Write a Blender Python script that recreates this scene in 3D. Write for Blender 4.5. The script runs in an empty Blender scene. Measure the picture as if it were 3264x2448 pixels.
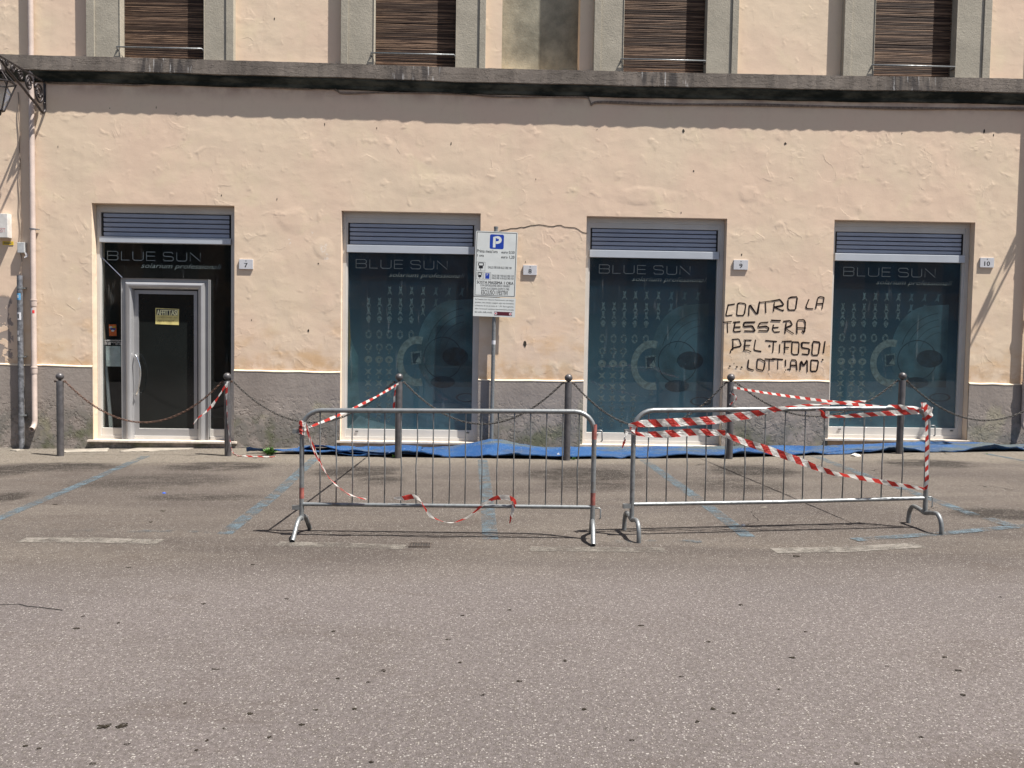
import bpy, math, random
from math import sin, cos, pi, radians, sqrt, atan2
from mathutils import Vector, Matrix
random.seed(7)
S = bpy.context.scene
COL = S.collection

# ------------------------------------------------------------------ camera
F, CX, CY = 2700.0, 1632.0, 1224.0            # focal length and centre in pixels of the photograph
PITCH, ROLL, YAW = radians(2.7), radians(0.93), radians(1.3)
CAM = Vector((0, -12.8, 1.56))
fw = Vector((sin(YAW)*cos(PITCH), cos(YAW)*cos(PITCH), -sin(PITCH)))
r0 = Vector((cos(YAW), -sin(YAW), 0)); u0 = r0.cross(fw)
rt = r0*cos(ROLL)+u0*sin(ROLL); up = u0*cos(ROLL)-r0*sin(ROLL)
cd = bpy.data.cameras.new('camera'); cam = bpy.data.objects.new('camera', cd); COL.objects.link(cam)
cam.matrix_world = Matrix(((rt.x, up.x, -fw.x, CAM.x), (rt.y, up.y, -fw.y, CAM.y), (rt.z, up.z, -fw.z, CAM.z), (0, 0, 0, 1)))
cd.sensor_width = 36; cd.lens = F/3264*36; cd.clip_end = 600; cd.clip_start = .05
S.camera = cam
S.render.resolution_x = 1024; S.render.resolution_y = 768
# ------------------------------------------------------------------ light
SUNV = Vector((0.43, -0.22, 1.0)).normalized()
w = bpy.data.worlds.new('World'); S.world = w; w.use_nodes = True
wn = w.node_tree; wn.nodes.clear()
sk = wn.nodes.new('ShaderNodeTexSky'); sk.sky_type = 'NISHITA'; sk.sun_disc = False
sk.sun_elevation = math.asin(SUNV.z); sk.sun_rotation = atan2(SUNV.x, SUNV.y)
sk.air_density = 1.0; sk.dust_density = 1.5; sk.ozone_density = 1.0
bg = wn.nodes.new('ShaderNodeBackground'); bg.inputs[1].default_value = 0.05
wo = wn.nodes.new('ShaderNodeOutputWorld')
wn.links.new(sk.outputs[0], bg.inputs[0]); wn.links.new(bg.outputs[0], wo.inputs[0])
sl = bpy.data.lights.new('sun', 'SUN'); sl.energy = 4.6; sl.angle = radians(.53); sl.color = (1, .955, .89)
so = bpy.data.objects.new('sun', sl); COL.objects.link(so); so.location = SUNV*40
so.rotation_euler = SUNV.to_track_quat('Z', 'Y').to_euler()
S.view_settings.view_transform = 'Standard'; S.view_settings.look = 'None'
S.view_settings.exposure = 1.17; S.view_settings.gamma = 1; S.view_settings.use_curve_mapping = False

# ------------------------------------------------------------------ from the photograph's pixels to places
GA, GB = 0.0157, -0.012                       # the street rises gently to the right
def gz(x, y=0): return GA*x+GB
def ray(u, v): return fw+rt*((u-CX)/F)-up*((v-CY)/F)
def W(u, v, y=0.0):                           # point of an upright plane parallel to the facade
    d = ray(u, v); return CAM+d*((y-CAM.y)/d.y)
def G(u, v, h=0.0):                           # point of the ground
    d = ray(u, v); return CAM+d*((GA*CAM.x+GB+h-CAM.z)/(d.z-GA*d.x))
def PL(u, v, p, n):                           # point of any upright plane
    d = ray(u, v); return CAM+d*((p-CAM).dot(n)/d.dot(n))

# ------------------------------------------------------------------ node helpers
class NT:
    def __init__(s, name):
        s.m = bpy.data.materials.new(name); s.m.use_nodes = True; s.t = s.m.node_tree; s.t.nodes.clear()
        s.out = s.t.nodes.new('ShaderNodeOutputMaterial'); s._pos = None
    def n(s, typ, ins=None, **pr):
        nd = s.t.nodes.new('ShaderNode'+typ)
        for k, v in pr.items(): setattr(nd, k, v)
        for k, v in (ins or {}).items(): s.set(nd.inputs[k], v)
        return nd
    def set(s, sock, v):
        if isinstance(v, bpy.types.NodeSocket): s.t.links.new(v, sock)
        elif isinstance(v, (tuple, list)) and sock.type == 'RGBA' and len(v) == 3: sock.default_value = (*v, 1)
        else: sock.default_value = v
    @property
    def pos(s):
        if s._pos is None:
            g = s.n('NewGeometry'); s._pos = g.outputs['Position']; s._xyz = s.n('SeparateXYZ', {0: s._pos})
        return s._pos
    def ax(s, i): s.pos; return s._xyz.outputs[i]
    def ma(s, op, a, b=0.0, c=0.0, clamp=False):
        nd = s.n('Math', {0: a, 1: b}, operation=op, use_clamp=clamp)
        if op in ('MULTIPLY_ADD', 'SMOOTH_MIN', 'COMPARE'): s.set(nd.inputs[2], c)
        return nd.outputs[0]
    def ss(s, x, a, b, lo=0.0, hi=1.0):       # smooth step
        return s.n('MapRange', {0: x, 1: a, 2: b, 3: lo, 4: hi}, interpolation_type='SMOOTHSTEP').outputs[0]
    def noise(s, sc, det=3, rough=.55, dist=0.0, vec=None, out=0):
        return s.n('TexNoise', {'Vector': vec or s.pos, 'Scale': sc, 'Detail': det, 'Roughness': rough, 'Distortion': dist}).outputs[out]
    def vor(s, sc, feat='F1', vec=None, out=0, rnd=1.0):
        return s.n('TexVoronoi', {'Vector': vec or s.pos, 'Scale': sc, 'Randomness': rnd}, feature=feat).outputs[out]
    def vmul(s, v3):
        return s.n('VectorMath', {0: s.pos, 1: v3}, operation='MULTIPLY').outputs[0]
    def mix(s, f, a, b, bt='MIX'):
        nd = s.n('Mix', data_type='RGBA', blend_type=bt)
        s.set(nd.inputs[0], f); s.set(nd.inputs[6], a); s.set(nd.inputs[7], b); return nd.outputs[2]
    def bump(s, h, d=1.0, st=1.0, nrm=None):
        i = {'Height': h, 'Distance': d, 'Strength': st}
        if nrm: i['Normal'] = nrm
        return s.n('Bump', i).outputs[0]
    def done(s, col, rough=.8, metal=0.0, nrm=None, spec=.5, **kw):
        i = {'Base Color': col, 'Roughness': rough, 'Metallic': metal, 'Specular IOR Level': spec}
        i.update(kw)
        if nrm: i['Normal'] = nrm
        p = s.n('BsdfPrincipled', i); s.t.links.new(p.outputs[0], s.out.inputs[0]); s.p = p; return s.m

def simple(name, c, rough=.7, metal=0.0, var=.12, nsc=9.0, bmp=0.0, spec=.5):
    t = NT(name); n = t.noise(nsc, 4)
    c2 = tuple(x*(1-var) for x in c); c3 = tuple(min(1, x*(1+var)) for x in c)
    col = t.mix(t.ss(n, .3, .7), c2, c3)
    nr = t.bump(t.noise(nsc*6, 3), bmp) if bmp else None
    return t.done(col, rough, metal, nr, spec)

# ------------------------------------------------------------------ materials
def wall_mat():
    t = NT('plaster'); n1 = t.noise(.7, 3); n2 = t.noise(2.3, 4, dist=.6); x, z = t.ax(0), t.ax(2)
    col = t.mix(t.ss(n1, .35, .65), (.69, .552, .41), (.70, .53, .40))
    col = t.mix(t.ma('MULTIPLY', t.ss(n2, .52, .75), .55), col, (.71, .585, .41))
    col = t.mix(t.ma('MULTIPLY', t.ss(t.noise(9, 5, .65), .5, .8), .25), col, (.56, .40, .285))
    col = t.mix(t.ma('MULTIPLY', t.ss(t.noise(40, 3), .55, .8), .16), col, (.45, .33, .24))
    # orange damp stains low on the wall
    lo = t.ma('MULTIPLY', t.ss(z, 2.3, 1.15), t.ss(t.noise(1.6, 4, vec=t.vmul((1, 1, 2.2))), .47, .68))
    front = t.ss(t.ax(1), .03, .005); lo = t.ma('MULTIPLY', lo, front); col = t.mix(t.ma('MULTIPLY', lo, .6), col, (.60, .37, .17))
    fl = t.ma('MULTIPLY', t.ss(z, 1.42, 1.16), t.ss(t.noise(5, 4), .38, .6))
    fl = t.ma('MULTIPLY', fl, front); col = t.mix(t.ma('MULTIPLY', fl, .5), col, (.50, .31, .16))
    # vertical rain streaks, faint
    col = t.mix(t.ma('MULTIPLY', t.ss(t.noise(6, 3, vec=t.vmul((1, 1, .1))), .55, .75), .14), col, (.50, .38, .28))
    # bare grey patches at the left end
    pm = t.ma('MULTIPLY', t.ss(x, LX(50), LX(20)), t.ma('MULTIPLY', t.ss(z, LZ(30, 1175), LZ(30, 1130)), t.ss(z, LZ(30, 930), LZ(30, 985))))
    pk = t.ss(t.ma('ADD', t.noise(5.0, 5, .62, .4), t.ma('MULTIPLY', pm, .16)), .585, .60)
    pk = t.ma('MULTIPLY', pk, t.ss(pm, .05, .3))
    col = t.mix(pk, col, (.30, .25, .22))
    # uneven darker brown tone under the cornice
    col = t.mix(t.ma('MULTIPLY', t.ma('MULTIPLY', t.ss(z, 5.05, 5.3), t.ss(z, 5.5, 5.4)), t.ss(t.noise(3, 5), .3, .7)), col, (.42, .29, .22))
    # relief: soft waves of hand-laid plaster, blistered paint with lifted rims
    h = t.ma('MULTIPLY', t.noise(1.7, 2, .5), .013)
    h = t.ma('ADD', h, t.ma('MULTIPLY', t.noise(6, 3, .5, .3, vec=t.vmul((.8, 1, 1.2))), .0027))
    h = t.ma('ADD', h, t.ma('MULTIPLY', t.noise(60, 3), .0005))
    msk = t.ss(t.noise(.9, 2, vec=t.vmul((1, 1, .9))), .46, .62)
    msk = t.ma('MAXIMUM', msk, t.ma('MULTIPLY', t.ss(z, 2.6, 1.3), .8))
    msk = t.ma('MULTIPLY', msk, t.ss(t.noise(3.3, 2), .44, .6))
    rn = t.noise(2.1, 4, .5, .5)
    rd = t.ma('ABSOLUTE', t.ma('SUBTRACT', rn, .5))
    ridge = t.ss(rd, .03, .0)
    ste = t.ss(rn, .492, .515)
    h = t.ma('ADD', h, t.ma('MULTIPLY', t.ma('MULTIPLY', msk, ridge), .0009))
    h = t.ma('ADD', h, t.ma('MULTIPLY', t.ma('MULTIPLY', msk, ste), .0014))
    bl = t.ma('MULTIPLY', t.ss(t.noise(4.5, 2, .5, .2), .58, .80), .0030)
    h = t.ma('ADD', h, bl)
    for (u, v, rx, rz, k) in ((1395, 592, .6, .15, .0032), (1030, 792, .14, .14, .004), (935, 700, .2, .18, .005), (2075, 625, .5, .12, .004), (2390, 620, .14, .11, .0035), (700, 1050, .2, .35, .004), (850, 860, .25, .25, .003)):
        p = W(u, v); dx = t.ma('DIVIDE', t.ma('SUBTRACT', x, p.x), rx); dz = t.ma('DIVIDE', t.ma('SUBTRACT', z, p.z), rz)
        d2 = t.ma('ADD', t.ma('MULTIPLY', dx, dx), t.ma('MULTIPLY', dz, dz))
        d2 = t.ma('ADD', d2, t.ma('MULTIPLY', t.ma('SUBTRACT', rn, .5), 3.0)); h = t.ma('ADD', h, t.ss(d2, 1.6, -.1, 0, k))
    wsp = None
    for (u, v, r) in ((1033, 790, .09), (1040, 820, .07), (920, 770, .06), (255, 950, .07), (995, 740, .03)):
        p = W(u, v); dx = t.ma('DIVIDE', t.ma('SUBTRACT', x, p.x), r*.7); dz = t.ma('DIVIDE', t.ma('SUBTRACT', z, p.z), r)
        d2 = t.ss(t.ma('ADD', t.ma('MULTIPLY', dx, dx), t.ma('MULTIPLY', dz, dz)), 1.2, 0); wsp = d2 if wsp is None else t.ma('MAXIMUM', wsp, d2)
    wsp = t.ma('MULTIPLY', wsp, t.ss(t.noise(14, 4, .6, .5), .48, .58)); col = t.mix(t.ma('MULTIPLY', wsp, .7), col, (.78, .74, .70))
    h = t.ma('SUBTRACT', h, t.ma('MULTIPLY', pk, .003))
    return t.done(col, .85, 0, t.bump(h), .25)
def LX(u): return W(u, 1000).x
def LZ(u, v): return W(u, v).z

def plinth_mat():
    t = NT('grey_render'); z = t.ax(2)
    col = t.mix(t.ss(t.noise(1.5, 5, .6), .3, .7), (.305, .265, .235), (.245, .211, .187))
    low = t.ss(z, .75, .25)
    lm = t.ma('MULTIPLY', low, t.ss(t.noise(3, 5, .65, .5), .42, .56))
    col = t.mix(lm, col, (.19, .175, .155))
    col = t.mix(t.ma('MULTIPLY', t.ma('MULTIPLY', t.ss(z, .55, .1), t.ss(t.noise(2.2, 4), .5, .62)), .7), col, (.10, .11, .055))
    col = t.mix(t.ma('MULTIPLY', t.ss(t.noise(1.1, 4, vec=t.vmul((1, 1, .8)), dist=.8), .6, .68), t.ma('MULTIPLY', t.ss(z, .85, .6), .55)), col, (.34, .31, .22))
    col = t.mix(t.ma('MULTIPLY', t.ss(t.noise(60, 2), .58, .7), .35), col, (.09, .08, .08))
    h = t.ma('MULTIPLY', t.noise(3, 3), .008)
    h = t.ma('ADD', h, t.ma('MULTIPLY', t.noise(30, 4, .6), .0035))
    pit = t.ss(t.noise(16, 4, .62, .3), .54, .62)
    h = t.ma('SUBTRACT', h, t.ma('MULTIPLY', t.ma('MULTIPLY', pit, t.ss(z, .85, .35)), .008))
    rdg = t.ss(t.noise(2.6, 5, .6, .8), .50, .515)
    h = t.ma('ADD', h, t.ma('MULTIPLY', t.ma('MULTIPLY', rdg, low), .006))
    return t.done(col, .9, 0, t.bump(h), .2)

def stone_mat(name, c, dark=.5, streak=False):
    t = NT(name); x = t.ax(0)
    col = t.mix(t.ss(t.noise(1.8, 5, .6), .32, .7), c, tuple(k*dark for k in c))
    col = t.mix(t.ma('MULTIPLY', t.ss(t.noise(70, 2), .56, .68), .45), col, tuple(k*.45 for k in c))
    col = t.mix(t.ma('MULTIPLY', t.ss(t.noise(110, 2), .6, .7), .4), col, tuple(min(1, k*1.7) for k in c))
    h = t.ma('MULTIPLY', t.noise(6, 4, .6), .006)
    h = t.ma('ADD', h, t.ma('MULTIPLY', t.noise(45, 4, .65), .0035))
    if streak:
        nv = t.noise(9, 4, vec=t.vmul((1, 1, .22)))
        for (c0, wd) in ((W(530, 215).x, .55), (W(1330, 235).x, .5), (W(2110, 255).x, .55), (W(2900, 270).x, .5)):
            mk = t.ss(t.ma('ABSOLUTE', t.ma('SUBTRACT', x, c0)), wd, wd*.5)
            col = t.mix(t.ma('MULTIPLY', t.ma('MULTIPLY', mk, t.ss(nv, .42, .6)), .8), col, (.05, .045, .045))
            col = t.mix(t.ma('MULTIPLY', t.ma('MULTIPLY', mk, t.ss(t.noise(24, 3, vec=t.vmul((1, 1, .12))), .58, .66)), .6), col, (.5, .49, .48))
        h = t.ma('ADD', h, t.ma('MULTIPLY', t.ss(t.noise(5, 5, .65, .5, vec=t.vmul((.6, 1, 2.5))), .49, .51), .006))
    return t.done(col, .9, 0, t.bump(h), .2)

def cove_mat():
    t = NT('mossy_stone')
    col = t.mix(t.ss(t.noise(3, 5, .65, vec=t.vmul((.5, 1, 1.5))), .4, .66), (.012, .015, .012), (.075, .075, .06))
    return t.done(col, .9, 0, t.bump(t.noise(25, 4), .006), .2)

def asphalt_mat():
    t = NT('asphalt'); x, y = t.ax(0), t.ax(1); flat = t.vmul((1, 1, 0))
    big = t.noise(.35, 4, .6, .4, vec=flat); mid = t.noise(1.7, 5, .65, .5, vec=flat)
    wide = t.noise(.55, 5, .62, .8, vec=t.vmul((.5, 1.6, 0)))
    park = t.ss(y, -7.6, -6.4)                 # the parking strip is older and browner than the lane
    lane = t.mix(t.ss(big, .3, .7), (.134, .1155, .110), (.112, .097, .093))
    bay = t.mix(t.ss(wide, .33, .67), (.116, .098, .082), (.064, .052, .045))
    col = t.mix(park, lane, bay)
    col = t.mix(t.ma('MULTIPLY', t.ss(mid, .5, .75), .4), col, (.088, .074, .066))
    # pale dusty strip along the wall
    edge = t.ss(t.ma('ADD', y, t.ma('MULTIPLY', t.ma('SUBTRACT', mid, .5), .9)), -2.1, -1.35)
    col = t.mix(t.ma('MULTIPLY', edge, .8), col, (.19, .165, .13))
    gr1 = t.noise(38, 3, .7, vec=flat); gr2 = t.noise(15, 3, .65, .4, vec=flat)
    col = t.mix(t.ss(gr1, .42, .62, 0, .55), col, (.045, .038, .033)); col = t.mix(t.ss(gr1, .56, .70, 0, .45), col, (.21, .185, .16)) 
    col = t.mix(t.ma('MULTIPLY', t.ss(gr2, .50, .68, 0, .5), park), col, (.05, .041, .035)); col = t.mix(t.ss(t.noise(.9, 5, .7, 1.0, vec=t.vmul((.6, 1.4, 0))), .52, .72, 0, .4), col, (.06, .045, .035))
    crack = t.ss(t.vor(1.1, 'DISTANCE_TO_EDGE', vec=t.n('VectorMath', {0: flat, 1: t.n('VectorMath', {0: t.noise(2.5, 4, vec=flat, out=1), 1: (.5, .5, 0)}, operation='MULTIPLY').outputs[0]}, operation='ADD').outputs[0]), .007, .002)
    crack = t.ma('MULTIPLY', crack, t.ma('MULTIPLY', t.ss(t.noise(.5, 2, vec=flat), .60, .66), t.ss(y, -6.4, -5.5)))
    # oil where engines stood, and darker worn bands
    st = None
    for (u, v, rx, ry, k) in ((170, 1488, 1.1, .2, 1), (690, 1486, .9, .2, 1), (1140, 1503, .75, .22, 1.1), (1215, 1530, .35, .16, .8), (1860, 1512, .9, .27, 1.2), (1880, 1545, .7, .2, .7),
                              (2400, 1500, .7, .24, 1.2), (2960, 1478, .75, .2, 1.1), (3180, 1638, .55, .14, 1.1), (640, 1585, .8, .1, .7), (20, 1500, .5, .3, 1), (15, 1585, .3, .15, 1.2), (2350, 1545, .8, .25, .6), (500, 1535, 1.2, .3, .6)):
        p = G(u, v)
        dx = t.ma('DIVIDE', t.ma('SUBTRACT', x, p.x), rx); dy = t.ma('DIVIDE', t.ma('SUBTRACT', y, p.y), ry*2.6)
        d = t.ma('ADD', t.ma('MULTIPLY', dx, dx), t.ma('MULTIPLY', dy, dy))
        b = t.ss(d, 1.0, 0.0, 0, k); st = b if st is None else t.ma('MAXIMUM', st, b)
    st = t.ma('MULTIPLY', st, t.ss(t.noise(3.2, 5, .75, .5, vec=t.vmul((.7, 1.5, 0))), .36, .56, .25, 1), clamp=True)
    col = t.mix(t.ma('MULTIPLY', st, 1.35, clamp=True), col, (.020, .0155, .012))
    # aggregate: pale and dark chips
    for sc, lo, hi, c, k in ((150, .60, .70, (.26, .235, .21), .8), (100, .72, .76, (.36, .33, .30), .75), (125, .58, .68, (.030, .026, .024), .7), (70, .80, .82, (.42, .40, .37), .5)):
        cellv = t.vor(sc, 'F1', vec=t.n('VectorMath', {0: flat, 1: (sc*.31, 3.7, 0)}, operation='ADD').outputs[0], out=1)
        r = t.n('SeparateColor', {0: cellv}).outputs[0]
        dd = t.vor(sc, 'F1', vec=t.n('VectorMath', {0: flat, 1: (sc*.31, 3.7, 0)}, operation='ADD').outputs[0], out=0)
        m = t.ma('MULTIPLY', t.ss(r, lo+.12, hi+.14), t.ss(dd, .42, .28))
        col = t.mix(t.ma('MULTIPLY', m, k), col, c)
    col = t.mix(t.ma('MULTIPLY', t.ss(t.noise(150, 2, .6, vec=flat), .5, .64), .35), col, (.05, .042, .04))
    col = t.mix(crack, col, (.02, .017, .015))
    h = t.ma('ADD', t.ma('MULTIPLY', t.noise(120, 3, .7, vec=flat), .0045), t.ma('MULTIPLY', t.noise(1.2, 3, vec=flat), .012))
    h = t.ma('SUBTRACT', h, t.ma('MULTIPLY', crack, .006))
    return t.done(col, .88, 0, t.bump(h, 1, .9), .25)

def paint_mat(name, c, lo, hi, sc=9.0):
    t = NT(name); flat = t.vmul((1, 1, 0))
    n = t.ma('ADD', t.ma('MULTIPLY', t.noise(sc*.5, 6, .75, .3, vec=flat), .65), t.ma('MULTIPLY', t.noise(110, 3, .8, vec=flat), .35))
    m = t.ss(n, lo, hi)
    col = t.mix(t.ss(t.noise(30, 4, vec=flat), .4, .7), c, tuple(k*.6 for k in c))
    p = t.n('BsdfPrincipled', {'Base Color': col, 'Roughness': .85, 'Specular IOR Level': .2})
    tr = t.n('BsdfTransparent'); mx = t.n('MixShader', {0: m, 1: tr.outputs[0], 2: p.outputs[0]})
    t.t.links.new(mx.outputs[0], t.out.inputs[0]); return t.m

def glass_mat():
    t = NT('window_glass'); fr = t.n('Fresnel', {'IOR': 1.5})
    nr = t.bump(t.noise(1.1, 2), .0007)
    gl = t.n('BsdfGlossy', {'Color': (.95, .97, 1), 'Roughness': .02, 'Normal': nr}); tr = t.n('BsdfTransparent', {'Color': (.93, .96, .96)})
    mx = t.n('MixShader', {0: t.ma('MULTIPLY', fr.outputs[0], .6), 1: tr.outputs[0], 2: gl.outputs[0]})
    # dust and dried runs
    d = t.n('BsdfDiffuse', {'Color': (.55, .56, .55)})
    k = t.ma('ADD', .008, t.ma('MULTIPLY', t.ss(t.noise(14, 4, .6, vec=t.vmul((1, 1, .12))), .60, .75), .07))
    mx2 = t.n('MixShader', {0: k, 1: mx.outputs[0], 2: d.outputs[0]})
    t.t.links.new(mx2.outputs[0], t.out.inputs[0]); return t.m

def tape_mat(name, per, slant, wd):
    t = NT(name); uv = t.n('TexCoord').outputs['UV']; s = t.n('SeparateXYZ', {0: uv})
    a = t.ma('FRACT', t.ma('DIVIDE', t.ma('ADD', s.outputs[0], t.ma('MULTIPLY', s.outputs[1], slant)), per))
    m = t.ma('GREATER_THAN', a, .5)
    col = t.mix(m, (.74, .73, .70), (.52, .045, .035))
    nr = t.bump(t.noise(38, 3, vec=t.vmul((1, 1, 1.6))), .012)
    p = t.n('BsdfPrincipled', {'Base Color': col, 'Roughness': .38, 'Normal': nr})
    tl = t.n('BsdfTranslucent', {'Color': col}); mx = t.n('MixShader', {0: .48, 1: p.outputs[0], 2: tl.outputs[0]})
    t.t.links.new(mx.outputs[0], t.out.inputs[0]); return t.m

def galv_mat():
    t = NT('galvanised_steel')
    n = t.noise(26, 4, .6); col = t.mix(t.ss(n, .35, .7), (.25, .265, .27), (.17, .178, .183))
    col = t.mix(t.ma('MULTIPLY', t.ss(t.noise(7, 5, .7), .60, .72), .6), col, (.16, .11, .075))
    return t.done(col, t.ss(n, .3, .7, .38, .55), .55, t.bump(t.noise(70, 2), .0006))

def blind_mat():
    t = NT('reed'); z = t.ax(2)
    r = t.n('TexWhiteNoise', {'W': t.ma('FLOOR', t.ma('MULTIPLY', z, 52))}, noise_dimensions='1D').outputs[0]
    col = t.mix(r, (.026, .014, .009), (.26, .165, .108))
    col = t.mix(t.ma('MULTIPLY', t.ss(t.noise(5, 5, .7, vec=t.vmul((.5, 1, 9))), .42, .62), .8), col, (.03, .013, .008))
    return t.done(col, .75, 0, t.bump(t.noise(60, 2, vec=t.vmul((.2, 1, 1))), .002), .3)

def mat_mat():
    t = NT('blue_mat'); flat = t.vmul((1, 1, 0))
    col = t.mix(t.ss(t.noise(2, 4), .3, .7), (.010, .046, .140), (.020, .072, .185))
    dirt = t.ss(t.noise(1.4, 5, .62, .6, vec=t.vmul((.6, 1.5, 0))), .46, .62)
    dirt = t.ma('MULTIPLY', dirt, t.ss(t.ax(1), -1.05, -.45, .35, 1))
    col = t.mix(t.ma('MULTIPLY', dirt, .8), col, (.075, .085, .068))
    col = t.mix(t.ma('MULTIPLY', t.ss(t.noise(70, 2), .66, .70), .7), col, (.45, .42, .42))
    h = t.ma('ADD', t.ma('MULTIPLY', t.noise(8, 4, vec=t.vmul((.5, 1.5, 1))), .02), t.ma('MULTIPLY', t.noise(200, 2), .001))
    return t.done(col, .7, 0, t.bump(h), .2)

def poster_mat():
    t = NT('poster_film'); z = t.ax(2); x = t.ax(0)
    k = t.ss(t.ma('ADD', z, t.ma('MULTIPLY', t.noise(.8, 3), 1.0)), 3.3, .7)
    col = t.mix(k, (.006, .022, .042), (.085, .185, .235))
    col = t.mix(t.ma('MULTIPLY', t.ss(t.noise(1.3, 4, .6, 1.2), .45, .7), .5), col, (.012, .058, .10))
    return t.done(col, .30, 0, None, .4)

M = {}
def setup_mats():
    M['wall'] = wall_mat(); M['plinth'] = plinth_mat()
    M['cream'] = simple('cream_paint', (.74, .62, .46), .7, var=.08, bmp=.002)
    M['sill'] = simple('pale_marble', (.52, .45, .38), .6, var=.15, nsc=14, bmp=.001)
    M['corn'] = stone_mat('weathered_stone', (.205, .175, .15), .6, True)
    M['surr'] = stone_mat('grey_stucco', (.38, .345, .28), .82)
    M['niche'] = stone_mat('stained_stucco', (.34, .32, .25), .45)
    M['cove'] = cove_mat(); M['road'] = asphalt_mat()
    M['blue'] = paint_mat('worn_blue_paint', (.105, .14, .163), .41, .62)
    M['bluef'] = paint_mat('nearly_gone_blue_paint', (.09, .115, .13), .50, .66)
    M['white'] = paint_mat('worn_pale_paint', (.185, .168, .147), .36, .56)
    M['whitef'] = paint_mat('nearly_gone_pale_paint', (.18, .163, .142), .38, .62)
    M['slab'] = simple('pale_concrete', (.27, .24, .20), .9, var=.2, bmp=.003)
    M['alu'] = simple('satin_aluminium', (.55, .53, .495), .42, .15, var=.05, nsc=3)
    M['alup'] = simple('silver_aluminium', (.40, .40, .405), .36, .5, var=.05, nsc=3)
    M['alub'] = simple('sky_tinted_pale_aluminium', (.47, .50, .54), .35, .2, var=.04, nsc=3)  # reflected sky is put into the blue of the bar
    M['alud'] = simple('sky_tinted_aluminium', (.35, .40, .50), .34, .35, var=.05, nsc=3)  # blue of the reflected sky is mixed into the slat colour
    M['black'] = simple('black_rubber_and_dark_gaps', (.012, .012, .013), .7)  # also blacks out gaps and holes where there is only shade
    M['dark'] = simple('dim_interior', (.045, .047, .045), .9)
    M['door'] = simple('dark_film_glass', (.011, .013, .0125), .12, var=.2, nsc=1.2, spec=.5)
    M['glass'] = glass_mat(); M['poster'] = poster_mat()
    M['pal'] = simple('poster_pale_print', (.105, .165, .18), .3, var=.6, nsc=38)
    M['pale2'] = simple('poster_cream_print', (.165, .225, .225), .3, var=.3, nsc=16)
    M['mid'] = simple('poster_teal_print', (.055, .12, .15), .3, var=.4, nsc=2.2)
    M['navy'] = simple('poster_navy_print', (.018, .045, .066), .3, var=.3)
    M['film1'] = simple('slack_film', (.075, .165, .19), .35, var=.35, nsc=3); M['film2'] = simple('film_edge', (.20, .17, .08), .5); M['film3'] = simple('film_fold', (.16, .26, .275), .35, var=.25, nsc=5)
    M['let'] = simple('pale_lettering', (.20, .235, .235), .4, var=.2, nsc=20)
    M['let2'] = simple('dim_lettering', (.10, .125, .125), .4, var=.2, nsc=20)
    M['letw'] = simple('white_lettering', (.7, .72, .72), .4, var=.05)
    M['bol'] = simple('dark_grey_paint', (.085, .08, .082), .42, .3, var=.2, nsc=14, bmp=.0006)
    M['rust'] = simple('rusted_iron', (.10, .055, .038), .7, .3, var=.5, nsc=30)
    M['chain'] = simple('dull_chain_steel', (.05, .045, .04), .6, .3, var=.4, nsc=25)
    M['galv'] = galv_mat(); M['blind'] = blind_mat(); M['matb'] = mat_mat()
    M['redband'] = simple('faded_red_band', (.26, .085, .07), .5, var=.35, nsc=25)
    M['tw'] = tape_mat('barrier_tape_wide', .145, .062, .062); M['tn'] = tape_mat('barrier_tape_narrow', .085, .03, .03)
    M['tl'] = tape_mat('barrier_tape_long', .42, .02, .03); M['tm'] = tape_mat('barrier_tape_mid', .26, .02, .03)
    M['tt'] = tape_mat('barrier_tape_twisted', .17, .02, .03)
    M['signw'] = simple('white_sign_face', (.62, .64, .62), .4, var=.06, nsc=4)
    M['signb'] = simple('sign_blue', (.01, .045, .33), .4, var=.08); M['ink'] = simple('black_ink', (.012, .012, .014), .5)
    M['inkg'] = simple('grey_ink', (.10, .105, .11), .5)
    M['maroon'] = simple('maroon_print', (.09, .012, .022), .4); M['redp'] = simple('red_print', (.6, .04, .04), .4)
    M['plate'] = simple('marble_plate', (.53, .53, .55), .35, var=.05)
    M['pipe'] = simple('beige_painted_pipe', (.47, .385, .34), .5, var=.1, nsc=7, bmp=.001)
    M['cond'] = simple('scuffed_steel_conduit', (.17, .175, .19), .45, .4, var=.45, nsc=18, bmp=.001)
    M['iron'] = simple('wrought_iron', (.045, .038, .038), .45, .5, var=.5, nsc=40)
    M['cable'] = simple('dusty_cable', (.21, .16, .125), .8, var=.3, nsc=30)
    M['box'] = simple('grey_plastic', (.42, .43, .43), .5); M['boxw'] = simple('white_plastic', (.60, .58, .55), .5)
    M['yel'] = simple('yellow_notice_paper', (.62, .53, .20), .6, var=.15, nsc=12); M['yeld'] = simple('yellow_sticker', (.6, .42, .03), .6)
    M['yell'] = simple('pale_yellow_letters', (.80, .76, .45), .6, var=.1)
    M['org'] = simple('orange_card', (.72, .14, .015), .5, var=.1); M['paper'] = simple('white_paper', (.56, .62, .60), .7)
    M['spray'] = simple('black_spray_paint', (.016, .010, .009), .9, var=.5, nsc=30, spec=.1)
    M['tar'] = simple('pit_shade_and_crack', (.032, .025, .016), .8, var=.5, nsc=60); M['targ'] = paint_mat('tar_stain', (.024, .019, .012), .44, .54, 90)  # first one: shade of plaster pits as colour, and the wall crack
    M['leaf'] = simple('weed_leaf', (.07, .16, .03), .6, var=.4, nsc=60)
    M['trash'] = simple('crumpled_white_paper', (.66, .64, .60), .7, bmp=.004); M['trashb'] = simple('blue_plastic_scrap', (.02, .12, .6), .4)
    M['chrome'] = simple('polished_steel', (.75, .75, .74), .16, .9, var=.03)
    M['stick'] = simple('sky_blue_sticker', (.10, .32, .55), .5)
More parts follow.
